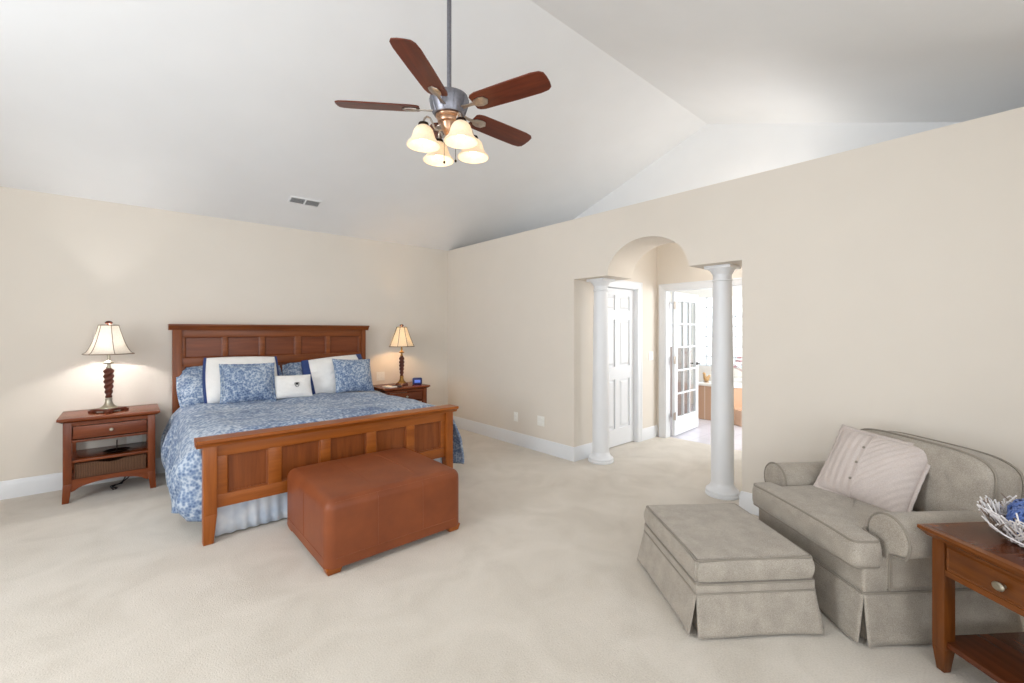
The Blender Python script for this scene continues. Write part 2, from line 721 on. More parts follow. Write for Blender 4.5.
struct(MB().box(XL - .1, 5.66, YF - .1, YB + .1, -0.1, 0.0).build('floor', M_carpet))
struct(MB().box(5.66, 8.8, 0.9, 5.0, -0.1, -0.004).build('floor_bathroom', M_tilefloor))
struct(MB().box(XL - .1, XR + WT, YB, YB + .12, 0, HC).build('wall_back', M_wall))

# right wall with the arched opening
OY0, OY1, OZ, AC, AA, AB = 1.429, 3.225, 2.06, 2.327, 0.44, 0.335
arch = [(AC + AA * math.cos(PI - PI * i / 40), OZ + AB * math.sin(PI * i / 40)) for i in range(41)]
poly = [(YF, 0), (OY0, 0), (OY0, OZ)] + arch + [(OY1, OZ), (OY1, 0), (YB, 0), (YB, HC), (YF, HC)]
struct(MB().prism(poly, 'x', XR, XR + WT).build('wall_right', M_wall))


def zceil(y):
    return RZ - SL * abs(y - RY)


# ceiling : two slopes meeting on a ridge
cp = [(YB + .12, zceil(YB + .12)), (RY, RZ), (YF - .12, zceil(YF - .12)),
      (YF - .12, zceil(YF - .12) + .12), (RY, RZ + .12), (YB + .12, zceil(YB + .12) + .12)]
struct(MB().prism(cp, 'x', XL - .12, XG + .12).build('ceiling', M_ceil, smooth=False))
# gable wall beyond the shelf on top of the arched wall
struct(MB().prism([(YF - .1, HC), (YB + .1, HC), (YB + .1, zceil(YB + .1) + .05), (RY, RZ + .05), (YF - .1, zceil(YF - .1) + .05)],
                  'x', XG, XG + .1).build('wall_gable', M_ceil))
# plant shelf behind the arched wall; opening added so vestibule light reaches the gable
struct(MB().box(XR + WT, 5.66, YF, OY0, 2.70, HC).box(XR + WT, 5.66, OY1, YB, 2.70, HC).box(XG, 5.66, OY0, OY1, 2.70, HC).build('ceiling_vestibule', M_ceil))

# left wall with two windows, front wall with two windows (all behind or beside the camera)
m = MB()
lw = [(-0.55, 0.95, 2.35), (1.85, 3.35, 3.35)]
m.box(XL - .12, XL, YF - .1, -.55, 0, HC).box(XL - .12, XL, -.55, .95, 0, .55).box(XL - .12, XL, -.55, .95, 2.35, HC)
m.box(XL - .12, XL, .95, 1.85, 0, HC).box(XL - .12, XL, 1.85, 3.35, 0, .55).box(XL - .12, XL, 3.35, YB, 0, HC)
m.prism([(YF - .1, HC), (1.85, HC), (1.85, zceil(1.85)), (YF - .1, zceil(YF - .1))], 'x', XL - .12, XL)
m.prism([(3.35, HC), (YB, HC), (YB, zceil(YB)), (3.35, zceil(3.35))], 'x', XL - .12, XL)
m.prism([(1.85, 3.35), (3.35, 3.35), (3.35, zceil(3.35)), (RY, RZ), (1.85, zceil(1.85))], 'x', XL - .12, XL)
struct(m.build('wall_left', M_wall))
m = MB()
prev = XL
fw = [(-1.85, -0.15), (0.45, 2.15)]
for a, b in fw:
    m.box(prev, a, YF - .12, YF, 0, HC)
    m.box(a, b, YF - .12, YF, 0, 0.55)
    m.box(a, b, YF - .12, YF, 2.35, HC)
    prev = b
m.box(prev, XG, YF - .12, YF, 0, HC)
struct(m.build('wall_front', M_wall))
k = 3
for a, b, zt in lw:
    f = MB()
    f.box(XL - .08, XL - .02, a, a + .05, .55, zt).box(XL - .08, XL - .02, b - .05, b, .55, zt)
    f.box(XL - .08, XL - .02, a, b, .55, .6).box(XL - .08, XL - .02, a, b, zt - .05, zt).box(XL - .08, XL - .02, a, b, 1.43, 1.48)
    f.box(XL - .001, XL + .02, a - .08, a, .47, zt + .08).box(XL - .001, XL + .02, b, b + .08, .47, zt + .08)
    f.box(XL - .001, XL + .02, a, b, zt, zt + .08).box(XL - .001, XL + .03, a - .1, b + .1, .5, .55)
    struct(f.build('window_%d' % k, M_trim))
    k += 1
for a, b in fw:
    f = MB()
    f.box(a, a + .05, YF - .08, YF - .02, .55, 2.35).box(b - .05, b, YF - .08, YF - .02, .55, 2.35)
    f.box(a, b, YF - .08, YF - .02, .55, .6).box(a, b, YF - .08, YF - .02, 2.3, 2.35).box(a, b, YF - .08, YF - .02, 1.43, 1.48)
    f.box(a - .08, a, YF - .001, YF + .02, .47, 2.43).box(b, b + .08, YF - .001, YF + .02, .47, 2.43)
    f.box(a, b, YF - .001, YF + .02, 2.35, 2.43).box(a - .1, b + .1, YF - .001, YF + .03, .5, .55)
    struct(f.build('window_%d' % k, M_trim))
    k += 1

# baseboards
BP = [(0, 0), (.016, 0), (.016, .118), (.012, .13), (.009, .146), (.006, .158), (0, .16)]


def base_x(m, x0, x1, y):       # along x, against a face at y that looks to -y
    m.prism([(y - a, z) for a, z in BP], 'x', x0, x1)


def base_y(m, y0, y1, x):       # along y, against a face at x that looks to -x
    m.prism([(x - a, z) for a, z in BP], 'y', y0, y1)


m = MB(); base_x(m, XL, XR, YB); struct(m.build('baseboard_back', M_trim))
m = MB(); base_y(m, OY1, YB, XR); base_x(m, XR - .016, XR + WT, OY1)
base_y(m, YF, OY0, XR)
m.prism([(OY0 + a, z) for a, z in BP], 'x', XR - .016, XR + WT)
struct(m.build('baseboard_right', M_trim))

# vestibule: side wall with the six panel door, far wall with the french door opening
VX = 5.558
DX0, DX1, DZ = 4.31, 5.073, 2.035
m = MB()
m.box(XR + WT, DX0, OY1, OY1 + .12, 0, 2.70).box(DX1, VX + .12, OY1, OY1 + .12, 0, 2.70).box(DX0, DX1, OY1, OY1 + .12, DZ, 2.70)
m.box(DX0 - .1, DX1 + .1, OY1 + .13, OY1 + .16, 0, 2.2)
struct(m.build('wall_vestibule_side', M_wall))
FY0, FY1 = 1.68, 3.10
m = MB()
m.box(VX, VX + .12, FY1, OY1, 0, 2.70).box(VX, VX + .12, 0.9, FY0, 0, 2.70).box(VX, VX + .12, FY0, FY1, 2.035, 2.70)
struct(m.build('wall_vestibule_far', M_wall))
struct(MB().box(XR + WT, VX, 1.30, OY0, 0, 2.70).build('wall_vestibule_right', M_wall))
m = MB(); base_x(m, DX1 + .085, VX, OY1); base_x(m, XR + WT, DX0 - .085, OY1)
struct(m.build('baseboard_vestibule', M_trim))
# casings
CP = [(0, 0), (.085, 0), (.085, .022), (.07, .024), (.06, .018), (.02, .014), (.0, .010)]
m = MB()
m.prism([(DX1 + a, OY1 - b) for a, b in CP], 'z', 0, DZ + .085)
m.prism([(DX0 - a, OY1 - b) for a, b in CP], 'z', 0, DZ + .085)
m.prism([(OY1 - b, DZ + a) for a, b in CP], 'x', DX0 - .085, DX1 + .085)
m.box(DX0, DX0 + .012, OY1, OY1 + .12, 0, DZ).box(DX1 - .012, DX1, OY1, OY1 + .12, 0, DZ).box(DX0, DX1, OY1, OY1 + .12, DZ - .012, DZ)
struct(m.build('trim_1', M_trim))
m = MB()
m.prism([(VX - b, FY1 + a) for a, b in CP], 'z', 0, 2.035 + .085)
m.prism([(VX - b, FY0 - a) for a, b in CP], 'z', 0, 2.035 + .085)
m.prism([(VX - b, 2.035 + a) for a, b in CP], 'y', FY0 - .085, FY1 + .085)
m.box(VX, VX + .12, FY1 - .012, FY1, 0, 2.035).box(VX, VX + .12, FY0, FY0 + .012, 0, 2.035).box(VX, VX + .12, FY0, FY1, 2.023, 2.035)
struct(m.build('trim_2', M_trim))

# six panel door
def panel_frame(m, x0, x1, z0, z1, y):
    """raised panel: recess border and raised field, on a face at y looking to -y"""
    d = .014
    m.taper(x0, x1, y - .001, y + .02, z0, z1, x0, x1, y - .001, y + .02)


yd = OY1 + .05
m = MB()
cols = [(DX0 + .105, DX0 + .335), (DX1 - .335, DX1 - .105)]
rows = [(.23, .86), (1.02, 1.62), (1.74, 1.93)]
xs = [DX0 + .014, cols[0][0], cols[0][1], cols[1][0], cols[1][1], DX1 - .014]
for a, b in ((xs[0], xs[1]), (xs[2], xs[3]), (xs[4], xs[5])):
    m.box(a, b, yd, yd + .035, .012, DZ - .016)
for a, b in cols:
    zz = [.012] + [q for r_ in rows for q in r_] + [DZ - .016]
    for i in range(0, len(zz), 2):
        m.box(a, b, yd, yd + .035, zz[i], zz[i + 1])
    for z0, z1 in rows:
        m.box(a, b, yd + .018, yd + .03, z0, z1)
        t = bmesh.new()
        o_ = [(a + .02, z0 + .02), (b - .02, z0 + .02), (b - .02, z1 - .02), (a + .02, z1 - .02)]
        i_ = [(a + .045, z0 + .045), (b - .045, z0 + .045), (b - .045, z1 - .045), (a + .045, z1 - .045)]
        vo = [t.verts.new((p[0], yd + .018, p[1])) for p in o_]
        vi = [t.verts.new((p[0], yd + .004, p[1])) for p in i_]
        t.faces.new(vi)
        for q in range(4):
            t.faces.new((vo[q], vo[(q + 1) % 4], vi[(q + 1) % 4], vi[q]))
        bmesh.ops.recalc_face_normals(t, faces=t.faces[:])
        m.merge(t)
d1 = struct(m.build('door_1', M_trim, smooth=False))
m = MB()
m.lathe([(.0, 0), (.03, 0), (.03, .006), (.012, .012), (.011, .035), (.026, .045), (.028, .06), (.018, .07), (0, .072)], 20,
        M=Matrix.Translation((DX0 + .075, yd, .95)) @ Matrix.Rotation(PI / 2, 4, 'X'))
m.build('door_knob', M_nickel, d1)

# french door, swung into the bathroom (leaf 0.85 wide)
HX, HY = 5.70, 3.056
ang = math.atan2(3.127 - 3.056, 6.555 - 5.70)
FD = struct(bpy.data.objects.new('door_2', None))
COL.objects.link(FD)
FD.location = (HX, HY, 0)
FD.rotation_euler = (0, 0, ang)
ROOTM[FD.name] = Matrix.Translation((HX, HY, 0)) @ Matrix.Rotation(ang, 4, 'Z')
W, Hd = .86, 2.02
m = MB()
m.box(0, .10, -.02, .02, .012, Hd, .003).box(W - .10, W, -.02, .02, .012, Hd, .003)
m.box(.10, W - .10, -.02, .02, .012, .26, .003).box(.10, W - .10, -.02, .02, Hd - .12, Hd, .003)
pw = (W - .2) / 3
ph = (Hd - .12 - .26) / 5
for i in (1, 2):
    x = .10 + i * pw
    m.box(x - .011, x + .011, -.018, .018, .26, Hd - .12, .003)
for i in range(1, 5):
    z = .26 + i * ph
    m.box(.10, W - .10, -.018, .018, z - .011, z + .011, .003)
m.build('door_frame', M_trim, FD)
m = MB()
m.box(.09, W - .09, -.003, .003, .25, Hd - .11)
m.build('glass_panes', M_glass, FD)
for z in (.24, 1.02, 1.78):
    m = MB().box(-.035, .004, -.03, -.018, z, z + .10, .002).tube([(-.004, -.03, z - .005), (-.004, -.03, z + .105)], .007)
    m.build('hinge', M_nickel, FD)
m = MB()
for s in (-1, 1):
    m.lathe([(0, 0), (.027, 0), (.027, .006), (.01, .01), (.009, .045), (0, .045)], 16,
            M=Matrix.Translation((W - .06, s * .02, .98)) @ Matrix.Rotation(s * -PI / 2, 4, 'X'))
    m.tube([(W - .06, s * .06, .98), (W - .10, s * .062, .98), (W - .16, s * .058, .975)], [.009, .008, .006])
m.build('lever_handle', M_blackmetal, FD)

# bathroom shell
m = MB()
GY0, GY1, GZ0, GZ1 = 3.2, 4.1, .78, 2.14
WY0, WY1 = 4.2, 4.75
m.box(8.6, 8.72, .9, GY0, 0, 2.70).box(8.6, 8.72, GY1, WY0, 0, 2.70).box(8.6, 8.72, WY1, 5.0, 0, 2.70)
m.box(8.6, 8.72, GY0, GY1, 0, GZ0).box(8.6, 8.72, GY0, GY1, GZ1, 2.70).box(8.6, 8.72, WY0, WY1, 0, 1.1).box(8.6, 8.72, WY0, WY1, 2.1, 2.70)
struct(m.build('wall_bathroom_far', M_bath))
struct(MB().box(5.68, 8.72, 5.0, 5.1, 0, 2.70).build('wall_bathroom_side', M_bath))
m = MB().box(5.68, 6.4, .8, .9, 0, 2.7).box(8.0, 8.72, .8, .9, 0, 2.7).box(6.4, 8.0, .8, .9, 0, .85).box(6.4, 8.0, .8, .9, 2.35, 2.7)
struct(m.build('wall_bathroom_right', M_bath))
struct(MB().box(5.68, 5.70, OY1 + .13, 5.0, 0, 2.7).build('wall_bathroom_near', M_bath))
struct(MB().box(5.66, 8.72, .8, 5.1, 2.70, 2.76).build('ceiling_bathroom', M_ceil))
struct(MB().box(7.02, 7.12, 3.50, 5.0, 0, 1.2, .004).build('wall_partition', M_mauve))
# glass block window
m = MB()
nb, nr = 5, 7
bw, bh = (GY1 - GY0) / nb, (GZ1 - GZ0) / nr
for i in range(nb):
    for j in range(nr):
        y0, z0 = GY0 + i * bw, GZ0 + j * bh
        m.box(8.615, 8.70, y0 + .008, y0 + bw - .008, z0 + .008, z0 + bh - .008, .012)
w1 = struct(m.build('window_1', M_block))
m = MB()
for i in range(nb + 1):
    y = GY0 + i * bw
    m.box(8.63, 8.69, max(GY0, y - .008), min(GY1, y + .008), GZ0, GZ1)
for j in range(nr + 1):
    z = GZ0 + j * bh
    m.box(8.63, 8.69, GY0, GY1, max(GZ0, z - .008), min(GZ1, z + .008))
m.build('mortar_grid', M_trim, w1)
m = MB()
m.box(8.62, 8.68, WY0, WY0 + .05, 1.1, 2.1).box(8.62, 8.68, WY1 - .05, WY1, 1.1, 2.1).box(8.62, 8.68, WY0 + .05, WY1 - .05, 1.1, 1.15)
m.box(8.62, 8.68, WY0 + .05, WY1 - .05, 2.05, 2.1).box(8.63, 8.67, WY0 + .05, WY1 - .05, 1.58, 1.62)
w2 = struct(m.build('window_2', M_trim))
MB().box(8.648, 8.652, WY0 + .05, WY1 - .05, 1.15, 2.05).build('glass_pane', M_glass, w2)

# bath tub in a tan tiled platform with a step
T = thing('bathtub', 'white bathtub set in a tan tiled platform, seen through the glazed door opening', 'bathtub', (7.9, 3.0, 0))
m = MB()
m.prism([(7.22, 3.45), (7.22, 2.95), (7.55, 2.62), (7.55, 1.6), (8.58, 1.6), (8.58, 3.45)], 'z', 0, .56)
m.build('platform', M_tiletan, T, world=True, smooth=False)
m = MB()
m.prism([(7.24, 2.93), (7.05, 2.62), (7.05, 1.6), (7.55, 1.6), (7.55, 2.62)], 'z', 0, .24)
m.build('step', M_tiletan, T, world=True, smooth=False)
m = MB()
m.prism([(7.20, 3.46), (7.20, 2.94), (7.53, 2.60), (7.53, 1.6), (8.58, 1.6), (8.58, 3.46)], 'z', .56, .60, .008, 2)
m.grid(lambda u, v: Vector((8.05 + (.10 + .30 * v) * 1.0 * math.cos(2 * PI * u), 2.55 + (.15 + .55 * v) * math.sin(2 * PI * u), .605 + .05 * math.sin(PI * v) ** 2)), 40, 10, closeu=True)
m.build('rim', M_plastic, T, world=True)

# ------------------------------------------------------------------ columns of the arch
def column(x, y, label):
    t = thing('round_column', label, 'column', (x, y, 0), 0, 'columns of the arched opening')
    m = MB()
    m.lathe([(.0, 0), (.140, 0), (.143, .006), (.143, .02), (.138, .026), (.141, .036), (.137, .05), (.122, .06), (.112, .072), (.103, .085), (.098, .10), (.094, .112)], 48)
    m.build('base', M_trim, t)
    pr_ = []
    for i in range(25):
        f = i / 24
        r = .094 - .016 * max(0, (f - .25) / .75) ** 1.6
        pr_.append((r, .112 + f * (OZ - .112 - .14)))
    MB().lathe(pr_, 48).build('shaft', M_trim, t)
    m = MB()
    z = OZ - .14
    m.lathe([(.078, z), (.086, z + .006), (.086, z + .016), (.078, z + .022), (.078, z + .06), (.085, z + .068), (.095, z + .09), (.108, z + .104), (.112, z + .112)], 48)
    m.box(-.115, .115, -.115, .115, z + .112, OZ, .004)
    m.build('capital', M_trim, t)
    return t


column(4.02, 3.03, 'white round column at the far end of the arched opening, left of the six-panel door')
column(4.02, 1.685, 'white round column at the near end of the arched opening, behind the taupe ottoman')

# ------------------------------------------------------------------ wall plates, vent
def plate(name, cat, label, loc, rot, kind, mat=M_plastic):
    t = thing(name, label, cat, loc, rot)
    if kind == 'outlet':
        MB().box(-.037, .037, -.006, 0, -.06, .06, .003).build('cover_plate', mat, t)
        for z in (-.025, .025):
            MB().box(-.016, .016, -.009, -.005, z - .015, z + .015, .003).box(-.009, -.006, -.010, -.008, z - .006, z + .008)\
                .box(.006, .009, -.010, -.008, z - .006, z + .008).build('socket', M_plastic, t)
    elif kind == 'double':
        MB().box(-.06, .06, -.006, 0, -.06, .06, .003).build('cover_plate', mat, t)
        for x in (-.026, .026):
            for z in (-.025, .025):
                MB().box(x - .015, x + .015, -.009, -.005, z - .015, z + .015, .003).build('socket', M_plastic, t)
    else:
        MB().box(-.06, .06, -.006, 0, -.06, .06, .003).build('cover_plate', mat, t)
        for x in (-.025, .025):
            MB().box(x - .016, x + .016, -.010, -.005, -.034, .034, .003).build('rocker', M_plastic, t)
    return t


plate('wall_outlet', 'outlet', 'cream cover plate low on the beige wall, nearer the bed', (XR, 4.207, .36), -PI / 2, 'outlet')
plate('wall_outlet', 'outlet', 'cream cover plate low on the beige wall, nearer the far column', (XR, 3.751, .375), -PI / 2, 'double')
plate('wall_outlet', 'outlet', 'white wall plate beside the right bedside lamp above the notepad', (2.665, YB, .84), 0, 'double')
plate('wall_outlet', 'outlet', 'white wall plate seen through the open shelf of the left nightstand', (.05, YB, .40), 0, 'double')
plate('light_switch', 'light switch', 'white double light switch on the short wall between the two doors', (5.40, OY1, 1.131), 0, 'switch')

vent = thing('ceiling_vent', 'small white louvred air vent in the sloping ceiling above the bed', 'vent', (1.504, 5.244, zceil(5.244)))
vent.rotation_euler = (-math.atan(SL), 0, 0)
m = MB().box(-.165, .165, -.065, -.05, -.008, .0).box(-.165, .165, .05, .065, -.008, 0).box(-.165, -.15, -.05, .05, -.008, 0).box(.15, .165, -.05, .05, -.008, 0).box(-.008, .008, -.05, .05, -.008, 0)
m.build('vent_frame', M_ceil, vent)
MB().box(-.15, .15, -.05, .05, -.0015, -.0005).build('vent_backing', M_dark, vent)
for i in range(6):
    y = -.042 + i * .0168
    MB().box(-.15, .15, -.006, .006, -.0008, .0008, M=Matrix.Translation((0, y, -.005)) @ Matrix.Rotation(.9, 4, 'X')).build('slat', M_ceil, vent)

# ------------------------------------------------------------------ bed
BX0, BX1 = .387, 2.425
bed = thing('king_bed', 'cherry wood king bed with panelled headboard and panelled footboard', 'bed', ((BX0 + BX1) / 2, 4.7, 0))
# headboard
HY0, HY1 = 5.69, 5.75
hx0, hx1 = .345, 2.395
m = MB()
cols = [(.451, .783), (.83, 1.144), (1.196, 1.521), (1.589, 1.886), (1.935, 2.31)]
m.box(.425, 2.338, HY0 + .006, HY1, 1.41, 1.50, .003)
m.box(.425, 2.338, HY0 + .006, HY1, 1.10, 1.19, .003)
m.box(.425, 2.338, HY0 + .006, HY1, .40, .55, .003)
edges = [.425] + [q for c in cols for q in c] + [2.338]
for i in range(0, len(edges), 2):
    m.box(edges[i], edges[i + 1], HY0 + .006, HY1, .55, 1.10, .002)
    m.box(edges[i], edges[i + 1], HY0 + .006, HY1, 1.19, 1.41, .002)
hb = m.build('headboard', M_head['x'], bed, world=True)
for a, b in cols:
    for z0, z1 in ((1.19, 1.41), (.55, 1.10)):
        q = MB()
        q.box(a, b, HY0 + .028, HY1 - .01, z0, z1)
        for (p0, p1) in (((a, z0), (b, z0)), ((a, z1), (b, z1)), ((a, z0), (a, z1)), ((b, z0), (b, z1))):
            q.tube([(p0[0], HY0 + .026, p0[1]), (p1[0], HY0 + .026, p1[1])], .011, 6)
        q.build('panel', M_hpanel, hb, world=True)
for a, b in ((hx0, .425), (2.338, hx1)):
    MB().box(a, b, HY0 - .015, HY1 + .005, 0, 1.49, .005).build('post', M_head['z'], hb, world=True)
cap = [(HY0 - .02, 1.485), (HY0 - .025, 1.495), (HY0 - .034, 1.512), (HY0 - .048, 1.528), (HY0 - .058, 1.533), (HY0 - .058, 1.545), (HY0 - .052, 1.548), (HY1 + .02, 1.548), (HY1 + .015, 1.485)]
MB().prism(cap, 'x', hx0 - .032, hx1 + .032).build('cap_rail', M_head['x'], hb, world=True)
# footboard
FYA, FYB = 3.645, 3.70
m = MB()
fc = [(.53, .79), (.88, 1.165), (1.245, 1.55), (1.635, 1.93), (2.01, 2.30)]
x0, x1 = .467, 2.345
m.box(x0, x1, FYA + .006, FYB, .595, .69, .003).box(x0, x1, FYA + .006, FYB, .235, .325, .003)
edges = [x0] + [q for c in fc for q in c] + [x1]
for i in range(0, len(edges), 2):
    m.box(edges[i], edges[i + 1], FYA + .006, FYB, .325, .595, .002)
fb = m.build('footboard', M_bed['x'], bed, world=True)
for a, b in fc:
    q = MB()
    q.box(a, b, FYA + .03, FYB - .008, .325, .595)
    for (p0, p1) in (((a, .325), (b, .325)), ((a, .595), (b, .595)), ((a, .325), (a, .595)), ((b, .325), (b, .595))):
        q.tube([(p0[0], FYA + .028, p0[1]), (p1[0], FYA + .028, p1[1])], .012, 6)
    q.build('panel', M_panel, fb, world=True)
for s, (a, b) in ((1, (BX0, .467)), (-1, (2.345, BX1))):
    m = MB()
    m.box(a, b, FYA - .015, FYB + .015, .20, .69, .004)
    if s > 0:
        m.taper(a, b - .02, FYA - .015, FYB + .01, 0, .20, a, b, FYA - .015, FYB + .015, .003)
    else:
        m.taper(a + .02, b, FYA - .015, FYB + .01, 0, .20, a, b, FYA - .015, FYB + .015, .003)
    m.build('post', M_bed['z'], fb, world=True)
cap = [(FYA - .018, .672), (FYA - .022, .683), (FYA - .036, .696), (FYA - .05, .703), (FYA - .054, .708), (FYA - .054, .722), (FYA - .048, .727), (FYB + .048, .727), (FYB + .054, .722), (FYB + .054, .708), (FYB + .05, .703), (FYB + .036, .696), (FYB + .02, .672)]
MB().prism(cap, 'x', BX0 - .04, BX1 + .04).build('cap_rail', M_bed['x'], fb, world=True)
for a in (.42, 2.37):
    MB().box(a, a + .03, FYB + .015, HY0 - .015, .24, .40, .003).build('side_rail', M_bed['y'], bed, world=True)

# mattress
m = MB()
m.box(.455, 2.365, 3.74, 5.66, .40, .655, .05, 4)
tag(m.build('mattress', M_white), 'white mattress on the cherry bed frame, under the blue comforter', 'mattress')

# bed skirt: gathered ruffle round three sides, hanging to the floor
def ruffle(path, z0, z1, amp, per, seed=0, flare=.02):
    pts = [Vector((p[0], p[1], 0)) for p in path]
    L = [0]
    for a, b in zip(pts, pts[1:]):
        L.append(L[-1] + (b - a).length)
    tot = L[-1]
    n = int(tot / per * 8)

    def P(s):
        for i in range(len(pts) - 1):
            if s <= L[i + 1] + 1e-6:
                f = (s - L[i]) / (L[i + 1] - L[i])
                d = (pts[i + 1] - pts[i]).normalized()
                return pts[i].lerp(pts[i + 1], f), Vector((d.y, -d.x, 0))
        return pts[-1], Vector((0, 0, 0))

    def fn(u, v):
        s = u * tot
        p, nn = P(s)
        a = amp * v * (.6 + .6 * noise.noise((s * 7, seed, 0)))
        off = a * math.sin(2 * PI * s / per + 1.6 * noise.noise((s * 3, seed + 5, 0))) + flare * v
        q = p + nn * off
        return Vector((q.x, q.y, z1 + (z0 - z1) * v))
    return fn, n


fn, n = ruffle([(.455, 5.60), (.455, 3.745), (2.365, 3.745), (2.365, 5.60)], .012, .36, .016, .075, 1)
# normals of the path look outwards for this winding (left, foot, right)
m = MB().grid(lambda u, v: fn(u, v), n, 6)
tag(m.build('bed_skirt', M_skirt, solid=.003), 'gathered pale blue bed skirt hanging to the carpet under the footboard', 'bed skirt')

# comforter
random.seed(4)
LX, RX = .40, 2.405
TOP = .70


def duvet(u, v):
    """u across (0 = left hem, 1 = right hem), v along (0 = foot, 1 = head)"""
    y = 3.765 + v * (5.58 - 3.765)
    dropL = .60 - .17 * v - .035 * math.sin(v * 10 + 1.6)
    dropR = .62 - .2 * v + .03 * math.sin(v * 8)
    Wt = RX - LX
    tot = dropL + Wt + dropR
    s = u * tot
    puff = .018 * noise.noise((s * 2.6, y * 2.6, 3)) + .010 * noise.noise((s * 7, y * 7, 9))
    if s < dropL:
        d = (dropL - s) / dropL          # 0 at edge, 1 at hem
        h = dropL * d
        fold = math.sin(y * 15 + 2.2 * noise.noise((y * 2, 0, 1)) + 1.5 * d) * .045 * d ** .8
        foot = max(0, 1 - v / .42)
        bulge = .05 + (.085 + .02 * foot) * math.sin(min(1, d * 1.02) * PI * .72)
        fold += .022 * foot * math.sin(d * 13 + y * 9)
        x = LX - bulge - fold + .02
        z = TOP - .015 - h + .05 * (1 - d) * 0
        if d < .18:
            k = d / .18
            x = LX + (x - LX) * math.sin(k * PI / 2)
        z = max(z, .075 + .02 * math.sin(y * 22))
        yy = y - .0 * foot * d + .015 * math.sin(d * 9 + y * 11) * d
        if v < .07:
            x += (.425 - x) * (1 - v / .07) ** 1.5 * min(1, d * 4)
        return Vector((x + puff, yy, z + puff * .5))
    if s > dropL + Wt:
        d = (s - dropL - Wt) / dropR
        h = dropR * d
        fold = math.sin(y * 14 + 2.0 * noise.noise((y * 2, 7, 1))) * .04 * d ** .8
        bulge = .06 + (.10 + .11 * max(0, 1 - v / .4)) * math.sin(min(1, d) * PI * .6)
        if v < .07:
            bulge *= .85 + .15 * v / .07
        x = RX + bulge + fold - .02
        if d < .18:
            x = RX + (x - RX) * math.sin(d / .18 * PI / 2)
        return Vector((x + puff, y, max(TOP - .015 - h, .08) + puff * .5))
    x = LX + (s - dropL)
    e = min(1, min(s - dropL, dropL + Wt - s) / .22)
    ef = min(1, v / .06)
    z = TOP - .015 + .035 * math.sin(e * PI / 2) * (0.3 + .7 * ef) - .05 * (1 - ef) ** 2 + puff
    z += .012 * noise.noise((x * 5, y * 1.7, 21))
    return Vector((x, y, z))


m = MB().grid(duvet, 190, 120)
tag(m.build('comforter', M_paisley, solid=.022, sub=0), 'blue and white paisley comforter spread over the bed and hanging at its sides', 'comforter')


# ------------------------------------------------------------------ pillows
def pillow_mesh(w, h, t, flange=0.0, pinch=.05, nu=36, seed=0, wr=.006, bx=1.0):
    """a stuffed pillow in the local xy plane, x in -w/2..w/2, y in 0..h, thickness along z"""
    m = MB()
    for side in (1, -1):
        def fn(u, v):
            a, b = u * 2 - 1, v * 2 - 1
            px = a * (1 - pinch * (1 - b * b))
            py = b * (1 - pinch * (1 - a * a))
            e = max(0.0, (1 - abs(a) ** 2.4) * (1 - abs(b) ** 2.4))
            z = t / 2 * e ** .55
            z += wr * noise.noise((a * 2.2 + seed, b * 2.2, side * 3.1)) * min(1, e * 3)
            z += wr * .7 * noise.noise((a * 6 + seed, b * 6, side * 5.7)) * min(1, e * 3)
            return Vector((px * w / 2, (py + 1) * h / 2, side * max(z, .0035)))
        m.grid(fn, nu, nu)
    bmesh.ops.remove_doubles(m.bm, verts=m.bm.verts[:], dist=.0001)
    # close the rim
    be = [e for e in m.bm.edges if len(e.link_faces) == 1]
    if be:
        bmesh.ops.bridge_loops(m.bm, edges=be)
    bmesh.ops.recalc_face_normals(m.bm, faces=m.bm.faces[:])
    return m


def rim_path(w, h, pinch, off=0.0, n=24, wav=0.0, seed=0):
    out = []
    for k in range(4):
        for i in range(n):
            s = -1 + 2 * i / n
            a, b = [(s, -1), (1, s), (-s, 1), (-1, -s)][k]
            px = a * (1 - pinch * (1 - b * b))
            py = b * (1 - pinch * (1 - a * a))
            wv = wav * math.sin(i * 2.1 + k)
            out.append(Vector((px * (w / 2 + off), h / 2 + py * (h / 2 + off), wv)))
    return out


def pillow(name, label, cat, cloth, loc, rx, rz, ry, w, h, t, group=None, edge=None, edge_w=.02, pinch=.04, seed=0, wr=.006):
    o = thing(name, label, cat, loc, 0, group)
    M = Matrix.Rotation(rz, 4, 'Z') @ Matrix.Rotation(rx, 4, 'X') @ Matrix.Rotation(ry, 4, 'Z')
    o.rotation_euler = M.to_euler()
    ROOTM[o.name] = Matrix.Translation(loc) @ M
    pillow_mesh(w, h, t, 0, pinch, seed=seed, wr=wr).build('cushion', cloth, o)
    if edge:
        a = rim_path(w, h, pinch, -.004)
        b = rim_path(w, h, pinch, edge_w, wav=edge_w * .25)
        n = len(a)
        m = MB().grid(lambda u, v: (a, b)[int(v + .5)][int(u * n + .5) % n], n, 2, closeu=True)
        m.build('flange', edge, o, solid=.004)
    return o


R = math.radians
DT = .735
pillow('king_sham', 'blue paisley king sham at the left, lying back behind the white pillow', 'pillow', M_paisley2,
       (.87, 5.46, DT - .01), R(52), 0, 0, .90, .47, .22, 'paisley pillows on the bed', M_paisley2, .025, seed=1, pinch=-.05, wr=.018)
pillow('king_sham', 'blue paisley king sham at the right, mostly hidden behind the white banded pillow', 'pillow', M_paisley2,
       (1.87, 5.49, DT - .01), R(56), 0, 0, .90, .44, .2, 'paisley pillows on the bed', M_paisley2, .025, seed=2, pinch=-.05, wr=.018)


